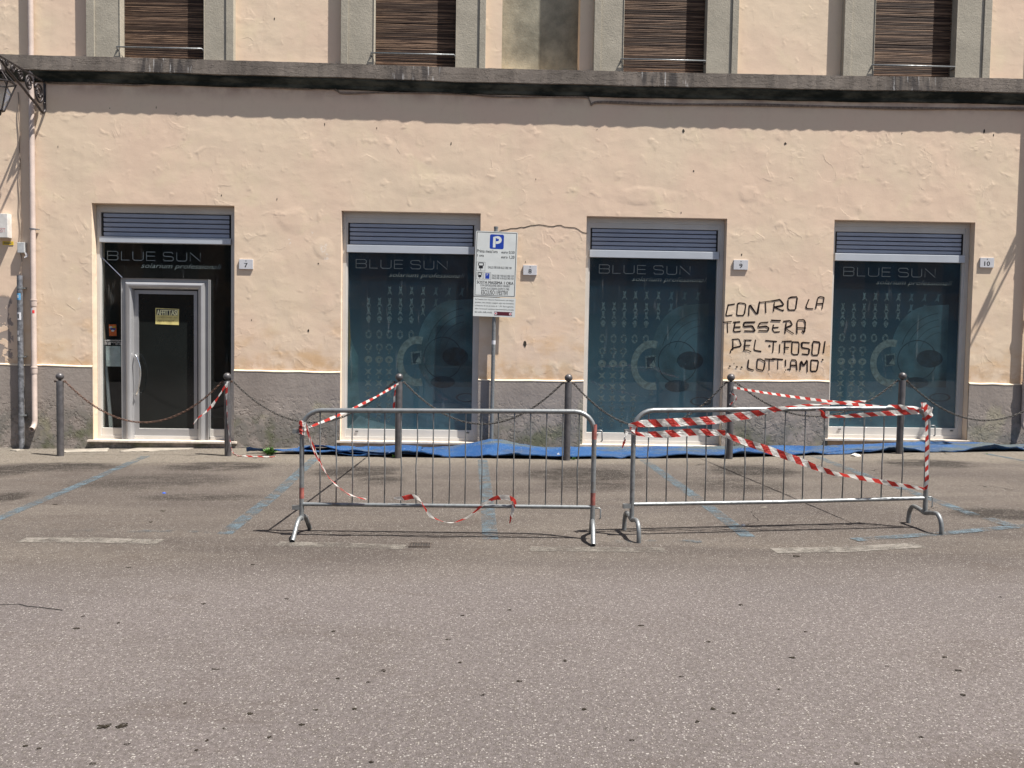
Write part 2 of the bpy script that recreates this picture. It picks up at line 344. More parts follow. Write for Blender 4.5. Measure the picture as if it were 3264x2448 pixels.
    M['iron2'] = simple('cast_iron_grate', (.07, .055, .045), .8, .2, var=.4, nsc=40)
    M['lath'] = simple('white_lath', (.60, .64, .62), .5)
    M['opp'] = simple('ochre_plaster', (.34, .22, .13), .9, nsc=2); M['oppw'] = simple('dim_window', (.03, .035, .04), .2)
    M['oppf'] = simple('green_shutter', (.05, .07, .05), .6)
setup_mats()

# ------------------------------------------------------------------ mesh helpers
class MB:
    def __init__(s): s.v = []; s.f = []; s.mi = []; s.uv = None
    def add(s, vs, fs, mi=0):
        b = len(s.v); s.v += [tuple(p) for p in vs]; s.f += [tuple(b+i for i in f) for f in fs]; s.mi += [mi]*len(fs); return s
    def box(s, a, b, mi=0):
        x0, y0, z0 = a; x1, y1, z1 = b
        if x0 > x1: x0, x1 = x1, x0
        if y0 > y1: y0, y1 = y1, y0
        if z0 > z1: z0, z1 = z1, z0
        return s.add([(x0, y0, z0), (x1, y0, z0), (x1, y1, z0), (x0, y1, z0), (x0, y0, z1), (x1, y0, z1), (x1, y1, z1), (x0, y1, z1)],
                     [(0, 3, 2, 1), (4, 5, 6, 7), (0, 1, 5, 4), (1, 2, 6, 5), (2, 3, 7, 6), (3, 0, 4, 7)], mi)
    def ring(s, x0, x1, z0, z1, l, r, t, b, ya, yb, mi=0):     # picture-frame shape with mitred corners, front at ya
        o = [(x0, z0), (x1, z0), (x1, z1), (x0, z1)]; i = [(x0+l, z0+b), (x1-r, z0+b), (x1-r, z1-t), (x0+l, z1-t)]
        vs = [(p[0], ya, p[1]) for p in o]+[(p[0], ya, p[1]) for p in i]+[(p[0], yb, p[1]) for p in o]+[(p[0], yb, p[1]) for p in i]
        fs = []
        for k in range(4):
            n = (k+1) % 4
            fs += [(k, n, 4+n, 4+k), (4+k, 4+n, 12+n, 12+k), (8+n, 8+k, 12+k, 12+n), (n, k, 8+k, 8+n)]
        return s.add(vs, fs, mi)
    def tube(s, pts, r, n=10, cap=True, mi=0, hollow=0.0, rad=None):
        pts = [Vector(p) for p in pts]; m = len(pts)
        if m < 2: return s
        T = []
        for i in range(m):
            a = pts[max(0, i-1)]; b = pts[min(m-1, i+1)]; T.append((b-a).normalized())
        ref = Vector((0, 0, 1)) if abs(T[0].z) < .9 else Vector((0, 1, 0))
        N = (ref-T[0]*ref.dot(T[0])).normalized(); vs = []; fs = []
        for i in range(m):
            N = (N-T[i]*N.dot(T[i])).normalized(); B = T[i].cross(N); ri = rad[i] if rad else r
            for k in range(n):
                a = 2*pi*k/n; vs.append(pts[i]+N*(ri*cos(a))+B*(ri*sin(a)))
        for i in range(m-1):
            for k in range(n):
                k2 = (k+1) % n; fs.append((i*n+k, i*n+k2, (i+1)*n+k2, (i+1)*n+k))
        if cap and not hollow: fs += [tuple(range(n-1, -1, -1)), tuple((m-1)*n+k for k in range(n))]
        s.add(vs, fs, mi)
        if hollow:                                             # an open end with a bore
            for e, sg in ((0, 1), (m-1, -1)):
                b = []; 
                for dd, rr in ((0, r), (0, r*hollow), (.05*sg, r*hollow)):
                    for k in range(n):
                        q = Vector(vs[e*n+k])-pts[e]; b.append(pts[e]+q*(rr/r)+T[e]*dd)
                f2 = []
                for j in range(2):
                    for k in range(n):
                        k2 = (k+1) % n; f2.append((j*n+k, j*n+k2, (j+1)*n+k2, (j+1)*n+k) if sg < 0 else (j*n+k2, j*n+k, (j+1)*n+k, (j+1)*n+k2))
                f2.append(tuple(2*n+k for k in range(n)) if sg < 0 else tuple(2*n+k for k in range(n-1, -1, -1)))
                s.add(b, f2, mi)
        return s
    def lathe(s, prof, c=(0, 0, 0), n=20, mi=0):
        vs = []; fs = []
        for (r, z) in prof:
            for k in range(n):
                a = 2*pi*k/n; vs.append((c[0]+r*cos(a), c[1]+r*sin(a), c[2]+z))
        for i in range(len(prof)-1):
            for k in range(n):
                k2 = (k+1) % n; fs.append((i*n+k, i*n+k2, (i+1)*n+k2, (i+1)*n+k))
        return s.add(vs, fs, mi)
    def prism(s, poly, ya, yb, mi=0):                          # outline in x,z given thickness along y (front ya)
        n = len(poly); vs = [(p[0], ya, p[1]) for p in poly]+[(p[0], yb, p[1]) for p in poly]
        fs = [tuple(range(n)), tuple(range(2*n-1, n-1, -1))]+[((k+1) % n, k, n+k, n+(k+1) % n) for k in range(n)]
        return s.add(vs, fs, mi)
    def slab(s, poly, zt, th=.004, mi=0):                      # outline in x,y, top at ground + zt
        n = len(poly); vs = [(p[0], p[1], gz(p[0])+zt) for p in poly]+[(p[0], p[1], gz(p[0])+zt-th) for p in poly]
        fs = [tuple(range(n)), tuple(range(2*n-1, n-1, -1))]+[((k+1) % n, k, n+k, n+(k+1) % n) for k in range(n)]
        return s.add(vs, fs, mi)
    def stroke(s, pts, wd, y, mi=0, var=0.0):                           # flat pen stroke in the x,z plane
        n = len(pts); L = []; R = []
        for i, p in enumerate(pts):
            a = pts[max(0, i-1)]; b = pts[min(n-1, i+1)]
            dx, dz = b[0]-a[0], b[1]-a[1]; l = sqrt(dx*dx+dz*dz) or 1; nx, nz = -dz/l, dx/l
            k = 1.0
            if 0 < i < n-1:
                ax_, az_ = p[0]-a[0], p[1]-a[1]; la = sqrt(ax_*ax_+az_*az_) or 1
                c = abs((-az_*nx+ax_*nz)/la); k = min(1.5, 1/max(c, .4))
            k *= random.uniform(1-var, 1+var); L.append((p[0]+nx*wd/2*k, y, p[1]+nz*wd/2*k)); R.append((p[0]-nx*wd/2*k, y, p[1]-nz*wd/2*k))
        return s.add(L+R, [(n+i, n+i+1, i+1, i) for i in range(n-1)], mi)
    def build(s, name, mats, parent=None, smooth=False, local=False, bevel=0, merge=False):
        me = bpy.data.meshes.new(name)
        off = Vector((0, 0, 0))
        if parent and not local:
            q = parent
            while q: off += q.location; q = q.parent
        me.from_pydata([tuple(Vector(p)-off) for p in s.v], [], s.f)
        for m in (mats if isinstance(mats, (list, tuple)) else [mats]): me.materials.append(m)
        for i, p in enumerate(me.polygons): p.material_index = s.mi[i]; p.use_smooth = bool(smooth)
        if s.uv:
            l = me.uv_layers.new(name='uv')
            for lp in me.loops: l.data[lp.index].uv = s.uv[lp.vertex_index]
        if smooth and smooth is not True: me.set_sharp_from_angle(angle=radians(smooth))
        me.update(); o = bpy.data.objects.new(name, me); COL.objects.link(o)
        if parent: o.parent = parent
        if bevel:
            b = o.modifiers.new('bevel', 'BEVEL'); b.width = bevel; b.segments = 2; b.limit_method = 'ANGLE'
        return o
def tag(o, label=None, cat=None, group=None, kind=None):
    for k, v in (('label', label), ('category', cat), ('group', group), ('kind', kind)):
        if v: o[k] = v
    return o
def empty(name, loc, label, cat, group=None):
    o = bpy.data.objects.new(name, None); COL.objects.link(o); o.location = loc; o.empty_display_size = .1
    return tag(o, label, cat, group)
def copy_tree(o, parent=None):
    c = o.copy(); COL.objects.link(c); c.parent = parent
    for ch in [k for k in bpy.data.objects if k.parent == o]: copy_tree(ch, c)
    return c
def spline(pts, n=8):
    P = [Vector(p) for p in pts]; out = []
    for i in range(len(P)-1):
        a = P[max(0, i-1)]; b = P[i]; c = P[i+1]; d = P[min(len(P)-1, i+2)]
        for k in range(n):
            t = k/n; out.append(.5*((2*b)+(c-a)*t+(2*a-5*b+4*c-d)*t*t+(3*b-a-3*c+d)*t**3))
    out.append(P[-1]); return out
_tc = {}
def glyphs(body, italic=0.0):
    key = (body, italic)
    if key in _tc: return _tc[key]
    cu = bpy.data.curves.new('t', 'FONT'); cu.body = body; cu.resolution_u = 2; cu.shear = italic
    ob = bpy.data.objects.new('t', cu); COL.objects.link(ob)
    dg = bpy.context.evaluated_depsgraph_get(); dg.update()
    me = bpy.data.meshes.new_from_object(ob.evaluated_get(dg))
    vs = [(v.co.x, v.co.y) for v in me.vertices]; fs = [tuple(p.vertices) for p in me.polygons]
    bpy.data.objects.remove(ob); bpy.data.curves.remove(cu); bpy.data.meshes.remove(me)
    _tc[key] = (vs, fs); return vs, fs
def text(mb, body, x0, x1, zb, zt, y, mi=0, italic=0.0, bold=0.0):   # lettering stretched to a box of the x,z plane
    vs, fs = glyphs(body, italic)
    if not vs: return
    ax = min(v[0] for v in vs); bx = max(v[0] for v in vs); ay = min(v[1] for v in vs); by = max(v[1] for v in vs)
    fx = (x1-x0)/(bx-ax); fz = (zt-zb)/(by-ay)
    base = [(x0+(v[0]-ax)*fx, zb+(v[1]-ay)*fz) for v in vs]
    mb.add([(p[0], y, p[1]) for p in base], fs, mi)
    if bold:
        for k, d in enumerate((-bold, bold)): mb.add([(p[0]+d, y+.0001*(k+1), p[1]) for p in base], fs, mi)
def wtext(mb, body, u0, u1, vt, vb, y, **k):
    a = W(u0, vt, y); b = W(u0, vb, y); c = W(u1, vb, y); text(mb, body, a.x, c.x, b.z, a.z, y, **k)
def blob(cx, cy, rx, ry, n=11, jit=.3):
    return [(cx+rx*cos(2*pi*k/n)*(1+random.uniform(-jit, jit)), cy+ry*sin(2*pi*k/n)*(1+random.uniform(-jit, jit))) for k in range(n)]

# ================================================================== GROUND
g = MB(); xs = [-150, -60, -30, -18]+[-14+i*.5 for i in range(57)]+[18, 30, 60, 150]; ys = [-150, -60, -30, -18]+[-14+i*.5 for i in range(31)]+[3, 20]
def gx(x): return gz(max(-40, min(40, x)))
vs = [(x, y, gx(x)) for y in ys for x in xs]; nx_ = len(xs)
g.add(vs, [(j*nx_+i, j*nx_+i+1, (j+1)*nx_+i+1, (j+1)*nx_+i) for j in range(len(ys)-1) for i in range(nx_-1)])
tag(g.build('road', M['road'], smooth=True), 'sunlit grey-brown asphalt of the street and parking bays in front of the shop', kind='structure')

def line_poly(pts, wd):
    P = [G(*p) for p in pts]; L = []; R = []; n = len(P)
    for i, p in enumerate(P):
        d = (P[min(n-1, i+1)]-P[max(0, i-1)]).normalized(); q = Vector((-d.y, d.x, 0))*wd/2
        L.append(p+q); R.append(p-q)
    return L, R
def marking(name, pts, wd, mat, h, label):
    L, R = line_poly(pts, wd); m = MB()
    for i in range(len(L)-1): m.add([(q.x, q.y, gz(q.x)+h) for q in (L[i], R[i], R[i+1], L[i+1])], [(0, 1, 2, 3)])
    tag(m.build(name, mat), label, kind='structure')
h = .003
marking('parking_line', [(465, 1454), (255, 1545), (0, 1651), (-150, 1713)], .12, M['blue'], h, 'worn blue bay line slanting down to the left edge of the picture')
marking('parking_line', [(1006, 1459), (880, 1575), (715, 1703)], .13, M['blue'], h, 'worn blue bay line running under the left end of the left barrier')
marking('parking_line', [(1538, 1466), (1553, 1600), (1563, 1720)], .13, M['blue'], h, 'worn blue bay line behind the middle of the left barrier')
marking('parking_line', [(2052, 1466), (2225, 1590), (2385, 1712)], .12, M['blue'], h, 'worn blue bay line behind the left half of the right barrier')
marking('parking_line', [(2593, 1453), (2757, 1515), (2965, 1590), (3105, 1642)], .12, M['blue'], h, 'worn blue bay line passing behind the right post of the right barrier')
marking('parking_line', [(3140, 1446), (3264, 1469), (3500, 1512)], .10, M['blue'], h, 'short blue bay line at the right edge close to the mat')
marking('parking_line', [(0, 1688), (300, 1693), (712, 1697)], .09, M['bluef'], h*2, 'faded blue line closing the leftmost bay')
marking('parking_line', [(1950, 1727), (2235, 1727)], .09, M['bluef'], h*2, 'faint blue line in front of the gap between the barriers')
marking('parking_line', [(2722, 1722), (2990, 1703), (3264, 1678), (3420, 1664)], .11, M['blue'], h*2, 'blue line closing the rightmost bay near the curved foot of the barrier')
marking('parking_line', [(3148, 1654), (3222, 1677)], .12, M['blue'], h*3, 'short blue stub joining the front line at the right edge')
marking('road_marking', [(66, 1722), (280, 1722), (510, 1728)], .16, M['white'], h, 'pale worn dash on the asphalt at the far left')
marking('road_marking', [(885, 1734), (1090, 1738), (1290, 1745)], .15, M['whitef'], h, 'pale worn dash in front of the left barrier')
marking('road_marking', [(1690, 1750), (1900, 1752), (2120, 1753)], .15, M['whitef'], h, 'faint pale dash in front of the gap between the barriers')
marking('road_marking', [(2465, 1756), (2700, 1752), (2930, 1738)], .16, M['white'], h, 'pale worn dash in front of the right barrier')

for poly, lab in (([(188, 1437), (350, 1430), (340, 1441), (210, 1444)], 'pale cement patch between the first bollard and the doorstep'),
             ([(395, 1437), (455, 1427), (640, 1423), (600, 1434), (480, 1440), (378, 1442)], 'long pale cement patch right in front of the doorstep'),
             ([(-20, 1425), (75, 1424), (60, 1430), (-20, 1431)], 'pale cement patch at the foot of the steel conduit'), ([(36, 1436), (60, 1433), (75, 1436), (50, 1440)], 'small broken bit of pale cement near the conduit')):
    P = [G(*p) for p in poly]; Q = []
    for i in range(len(P)):
        a, b = P[i], P[(i+1) % len(P)]
        for k in range(5): q = a.lerp(b, k/5); Q.append((q.x+random.uniform(-.02, .02), q.y+random.uniform(-.02, .02)))
    c = MB(); c.slab(Q, .012, .016); tag(c.build('pavement_patch', M['slab']), lab, kind='structure')

sp = MB(); spots = [(243*1.4756, 1568*1.4756, .024, .05)]
for (u, v, r) in ((165, 1358, 9), (277, 1226, 7), (256, 1346, 6), (620, 1294, 8), (540, 1542, 9), (730, 1466, 8), (826, 1450, 10), (968, 1382, 6), (994, 1432, 7), (797, 1474, 6), (1042, 1502, 8), (766, 1532, 8),
               (682, 1534, 4), (400, 1520, 7), (275, 1608, 5), (425, 1622, 8), (583, 1593, 5), (55, 1612, 7), (84, 1618, 5), (200, 1650, 7), (485, 1574, 4), (1262, 1533, 8), (1122, 1472, 4), (1384, 1352, 8), (1471, 1462, 6),
               (1540, 1532, 7), (1506, 1560, 6), (1586, 1541, 8), (1308, 1573, 5), (1712, 1421, 9), (1600, 1307, 7), (1681, 1490, 4), (2080, 1502, 9), (2070, 1449, 8), (2040, 1420, 5), (1990, 1593, 5), (802, 1647, 7), (1530, 1387, 5),
               (440, 1305, 6), (468, 1446, 6), (720, 1364, 5), (1100, 1318, 5), (1220, 1428, 5), (1740, 1365, 5), (1850, 1650, 6), (1720, 1202, 14), (120, 1090, 10), (550, 990, 6), (326, 1128, 8), (352, 1104, 7), (905, 1105, 5), (1000, 1330, 4), (180, 1332, 5), (460, 1446, 6), (545, 1220, 5), (652, 1566, 4), (446, 1600, 7), (1365, 1600, 4), (1915, 1440, 4), (2160, 1290, 5)):
    spots.append((u*1.4756, v*1.4756, r*.0011*2700/(v*1.4756-1085)*.45+.004, 0))
for (u, v, r, b) in spots:
    p = G(u, v); r = max(.009, min(r, .05)*.78)
    k = 3 if b else 1
    for q in range(k): sp.slab(blob(p.x+random.uniform(-1, 1)*.022*(k-1), p.y+random.uniform(-1, 1)*.010*(k-1), r*random.uniform(.8, 1.5), r*random.uniform(.6, 1.1), 13, .38), .0035+q*.0007, .004)
tag(sp.build('tar_spots', M['targ']), 'small dark tar and gum spots scattered over the asphalt', kind='stuff')
ck = MB(); L, R = line_poly([(-10, 1929), (60, 1926), (85, 1933), (130, 1937), (200, 1946)], .008)
for i in range(len(L)-1): ck.add([(q.x, q.y, gz(q.x)+.003) for q in (L[i], R[i], R[i+1], L[i+1])], [(0, 1, 2, 3)])
tag(ck.build('road_crack', M['ink']), 'thin dark crack in the asphalt at the left edge', kind='structure')
gp = G(1339, 1739)
dr = empty('drain_cover', (gp.x, gp.y, gz(gp.x)), 'tiny rusty slotted drain cover in the asphalt before the left barrier', 'drain cover')
m = MB(); m.box((-.075, -.055, -.02), (.075, .055, .004)); m.build('cover_base', M['black'], dr, local=True)
m = MB(); m.box((-.085, -.065, 0), (.085, -.055, .010)); m.box((-.085, .055, 0), (.085, .065, .010)); m.box((-.085, -.055, 0), (-.075, .055, .010)); m.box((.075, -.055, 0), (.085, .055, .010)); m.build('cover_frame', M['iron2'], dr, local=True)
m = MB()
for i in range(7): m.box((-.068+i*.0205, -.05, 0), (-.058+i*.0205, .05, .009))
m.build('grate_bars', M['iron2'], dr, local=True)
# ================================================================== BUILDING
bld = empty('building', (0, 0, 0), 'long beige plastered building with a row of closed shop windows under a stone cornice', 'building')
def rect(tl, tr_, bl, br):
    a, b, c, d = (W(*p) for p in (tl, tr_, bl, br)); return [(a.x+c.x)/2, (b.x+d.x)/2, (c.z+d.z)/2, (a.z+b.z)/2]
DOOR = rect((294, 644), (744, 658), (295, 1398), (750, 1410))
WIN = [rect((1089, 668), (1531, 683), (1083, 1401), (1523, 1414)), rect((1871, 689), (2317, 696), (1855, 1416), (2299, 1422)), rect((2663, 700), (3108, 709), (2634, 1397), (3081, 1404))]
ZC = 5.63
UP = []                                        # upper windows: outer, inner, blind edges from row v of the photograph
for (ol, s1, pe, bl, br, jr, pr, dk, orr) in ((274, 300, 381, 411, 645, 652, 712, 720, 744), (1086, 1109, 1190, 1201, 1447, 1455, 1517, 1528, 1548), (1894, 1916, 1986, 1996, 2233, 2255, 2317, 2334, 2354), (2691, 2716, 2786, 2793, 3018, 3050, 3127, 3136, 3160)):
    X = lambda u, y: W(u, 120, y).x
    UP.append((X(ol, -.11), X(s1, -.11), X(pe, -.09), X(jr, -.09), X(dk, -.11), X(orr, -.11)))
UPZ = 8.3
NI = (W(1600, 120).x, W(1848, 120).x)
holes = [tuple(DOOR)]+[tuple(r) for r in WIN]+[(u[2], u[3], ZC+.01, UPZ) for u in UP]+[(NI[0], NI[1], ZC+.01, UPZ)]
XL, XR, ZB, ZT = -17, 17, -.5, 10.5
def grid_wall(mb, holes, y, x0, x1, z0, z1, step=.6):
    X = sorted(set([x0, x1]+[h[0] for h in holes]+[h[1] for h in holes])); Z = sorted(set([z0, z1]+[h[2] for h in holes]+[h[3] for h in holes]))
    ix = {}; vs = []
    def vid(x, z):
        k = (round(x, 5), round(z, 5))
        if k not in ix: ix[k] = len(vs); vs.append((x, y, z))
        return ix[k]
    fs = []
    for i in range(len(X)-1):
        for j in range(len(Z)-1):
            cx, cz = (X[i]+X[i+1])/2, (Z[j]+Z[j+1])/2
            if any(h[0] < cx < h[1] and h[2] < cz < h[3] for h in holes): continue
            fs.append((vid(X[i], Z[j]), vid(X[i+1], Z[j]), vid(X[i+1], Z[j+1]), vid(X[i], Z[j+1])))
    mb.add(vs, fs)
wm = MB(); grid_wall(wm, holes, 0, XL, XR, ZB, ZT)
for h in holes:
    dp = .31 if h[0] == NI[0] else .42
    x0, x1, z0, z1 = h
    wm.add([(x0, 0, z0), (x0, 0, z1), (x0, dp, z1), (x0, dp, z0)], [(0, 1, 2, 3)]); wm.add([(x1, 0, z0), (x1, 0, z1), (x1, dp, z1), (x1, dp, z0)], [(3, 2, 1, 0)])
    wm.add([(x0, 0, z1), (x1, 0, z1), (x1, dp, z1), (x0, dp, z1)], [(0, 1, 2, 3)]); wm.add([(x0, 0, z0), (x1, 0, z0), (x1, dp, z0), (x0, dp, z0)], [(3, 2, 1, 0)])
wm.add([(XL, 0, ZB), (XL, 8, ZB), (XL, 8, ZT), (XL, 0, ZT)], [(0, 1, 2, 3)]); wm.add([(XR, 0, ZB), (XR, 8, ZB), (XR, 8, ZT), (XR, 0, ZT)], [(3, 2, 1, 0)])
wm.add([(XL, 0, ZT), (XR, 0, ZT), (XR, 8, ZT), (XL, 8, ZT)], [(0, 1, 2, 3)])
wm.build('wall', M['wall'], bld)
nb = MB(); nb.add([(NI[0]-.02, .30, ZC), (NI[1]+.02, .30, ZC), (NI[1]+.02, .30, UPZ+.02), (NI[0]-.02, .30, UPZ+.02)], [(0, 1, 2, 3)])
tag(nb.build('blind_niche', M['niche'], bld), 'stained grey recess of a walled-up window between two shuttered ones')
# plinth pieces
PT = -.02
for (u0, u1, v0, v1, ex0, ex1) in ((-400, 292, 1160, 1168, XL, DOOR[0]), (750, 1083, 1180, 1187, DOOR[1], WIN[0][0]), (1530, 1855, 1211, 1214, WIN[0][1], WIN[1][0]), (2297, 2637, 1212, 1215, WIN[1][1], WIN[2][0]), (3082, 3264, 1222, 1227, WIN[2][1], XR)):
    za = W(max(u0, 0), v0, PT).z; zb = W(u1, v1, PT).z; n = max(2, int((ex1-ex0)/.18)); m = MB(); cr = MB()
    bot = -.45; vs = []
    for i in range(n+1):
        x = ex0+(ex1-ex0)*i/n
        zt = za+(zb-za)*((x-ex0)/(ex1-ex0) if u0 > 0 else min(1, max(0, (x-W(0, 1160).x)/(ex1-W(0, 1160).x))))
        zt += random.uniform(-.006, .006); jy = random.uniform(-.003, .003)
        vs.append((x, PT+jy, bot, zt))
    k = len(vs)
    V = [(a, b, c) for a, b, c, d in vs]+[(a, b, d) for a, b, c, d in vs]; m.add(V, [(i, i+1, k+i+1, k+i) for i in range(k-1)])
    m.add([(ex1, PT, bot), (ex1, .0, bot), (ex1, .0, vs[-1][3]), (ex1, PT, vs[-1][3])], [(0, 1, 2, 3)]); m.add([(ex0, PT, bot), (ex0, 0, bot), (ex0, 0, vs[0][3]), (ex0, PT, vs[0][3])], [(3, 2, 1, 0)])
    pl = m.build('plinth', M['plinth'], bld)
    V = [(a, b-.004, d-.012+random.uniform(-.003, .003)) for a, b, c, d in vs]+[(a, b-.004, d) for a, b, c, d in vs]+[(a, .001, d+.012) for a, b, c, d in vs]
    cr.add(V, [(i, i+1, k+i+1, k+i) for i in range(k-1)]+[(k+i, k+i+1, 2*k+i+1, 2*k+i) for i in range(k-1)])
    cr.build('plinth_edge', M['cream'], pl)
# cornice
pr = [(.0, .0), (-.125, -.004), (-.127, -.205), (-.102, -.212)]; pc = [(-.102, -.212), (-.098, -.24), (-.07, -.275), (-.045, -.30), (-.035, -.345), (0, -.352)]
zk = [(-17, 5.652), (-7.2, 5.649), (-3.5, 5.638), (.16, 5.61), (3.88, 5.619), (7.86, 5.645), (17, 5.65)]
def zc(x):
    for (a, b), (c, d) in zip(zk, zk[1:]):
        if a <= x <= c: return b+(d-b)*(x-a)/(c-a)
    return zk[-1][1]
def extr(prof, step, jit, name, mat, parent):
    m = MB(); n = int((XR-XL)/step); vs = []
    for i in range(n+1):
        x = XL+(XR-XL)*i/n; j = random.uniform(-jit, jit); wv = .006*sin(x*2.1)+.004*sin(x*5.3+1)
        for q, (y, z) in enumerate(prof): vs.append((x, y+(j if 0 < q < len(prof)-1 else 0), zc(x)+z+(j+wv)*(.6 if q else .2)*(1 if z < -.1 else .3)+random.uniform(-jit, jit)*.6))
    p = len(prof); m.add(vs, [(i*p+q, i*p+q+1, (i+1)*p+q+1, (i+1)*p+q) for i in range(n) for q in range(p-1)])
    return m.build(name, mat, parent)
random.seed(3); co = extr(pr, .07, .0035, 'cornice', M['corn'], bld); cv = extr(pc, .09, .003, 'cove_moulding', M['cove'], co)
# upper windows
for k, (ol, s1, pe, jr, dk, orr) in enumerate(UP):
    z0 = ZC-.035
    m = MB(); zt = UPZ+.45
    m.box((ol, -.108, z0), (s1, .0, zt)); m.box((s1, -.088, z0), (pe, .0, zt)); m.box((jr, -.088, z0), (dk, .0, zt)); m.box((dk, -.108, z0), (orr, .0, zt)); m.box((s1, -.09, UPZ), (dk, 0, zt-.2))
    m.box((pe, -.098, z0), (pe+.012, .41, UPZ)); m.box((jr-.012, -.098, z0), (jr, .41, UPZ))
    uw = tag(m.build('upper_window', M['surr'], bld, bevel=.004), ('first-floor window over the door, in a grey surround with a reed blind', 'first-floor window to the left of the walled-up niche', 'first-floor window to the right of the walled-up niche', 'first-floor window above the rightmost shop window')[k])
    b = MB(); zz = z0+.0; yb = .048; xa, xb = pe+.016, jr-.016
    while zz < UPZ:
        hgt = random.uniform(.010, .016); a = random.uniform(-.012, .012); c = random.uniform(-.006, .006); fwd = random.uniform(-.0012, .0012)
        sg = 5; vs = []
        for i in range(sg+1):
            x = xa+(xb-xa)*i/sg; o = a*(i/sg-.5)*.6+c*sin(pi*i/sg)+random.uniform(-.0015, .0015)
            vs += [(x, yb+fwd, zz+o), (x, yb+fwd-.002, zz+o+hgt*.5), (x, yb+fwd+.001, zz+o+hgt)]
        b.add(vs, [(3*i+q, 3*(i+1)+q, 3*(i+1)+q+1, 3*i+q+1) for i in range(sg) for q in range(2)])
        zz += hgt+random.uniform(.001, .007)
    tag(b.build('reed_blind', M['blind'], uw), kind='stuff')
    b = MB(); b.add([(xa-.02, .09, z0), (xb+.02, .09, z0), (xb+.02, .09, UPZ), (xa-.02, .09, UPZ)], [(0, 1, 2, 3)]); b.build('dark_room_sheet', M['black'], uw)  # black sheet in place of the dark room behind the reeds
    zbar = W(520, 153, -.12).z-.0
    b = MB(); b.tube([(pe+.03, .0, zbar-.16), (pe-.03, -.10, zbar-.01), (pe-.03, -.125, zbar), (jr-.03, -.125, zbar), (jr-.02, -.10, zbar-.01), (jr-.02, .0, zbar-.01)], .011, 8)
    b.build('guard_bar', M['galv'], uw, smooth=True)

# plaster pits and nicks: flat dark blobs carry the shade of the hollows
pt = MB()
for (u, v, a, b) in ((1673, 1097, .022, .045), (2178, 418, .02, .028), (2503, 458, .02, .02), (438, 263, .01, .02), (875, 60, .008, .02), (1438, 458, .008, .025), (1035, 396, .006, .02), (1201, 408, .006, .014), (706, 623, .006, .014), (3137, 418, .012, .03), (3167, 430, .008, .02),
                     (2211, 545, .01, .012), (2171, 678, .006, .015), (2364, 812, .01, .018), (1708, 571, .006, .012), (883, 635, .005, .02), (1015, 840, .01, .01), (983, 1054, .012, .02), (2590, 1100, .015, .022), (2453, 1103, .02, .02), (1903, 413, .006, .008), (2875, 425, .006, .012), (2513, 1177, .02, .012), (802, 1020, .006, .012), (561, 361, .006, .008), (350, 345, .005, .01), (498, 343, .005, .018), (185, 468, .004, .018), (1675, 835, .006, .01), (1650, 745, .008, .006), (2340, 1158, .006, .008)):
    p = W(u, v); pt.prism(blob(p.x, p.z, a, b, 9, .3), -.0025, .001)
tag(pt.build('plaster_nicks', M['tar'], bld), kind='stuff')
def rpath(pts, sc, ox, oy, y): return [(lambda p: (p.x, p.z))(W(ox+a/sc, oy+b/sc, y)) for a, b in pts]
ck = MB()
pts = [(-30, 1500), (0, 1484), (25, 1482), (60, 1473), (95, 1472), (125, 1465), (140, 1468), (185, 1455), (215, 1452), (240, 1449), (265, 1452), (300, 1459), (330, 1461), (355, 1454), (380, 1453), (400, 1463), (440, 1467), (470, 1469), (490, 1478), (505, 1489), (520, 1498), (540, 1503), (552, 1503)]
ck.stroke(rpath(pts, 2.023, 1600, 0, -.003), .012, -.003)
for pp in ([(600, 1500), (640, 1492), (700, 1488), (760, 1495)],): pass
tag(ck.build('crack', M['tar'], bld), 'jagged crack in the plaster between the sign and the window')

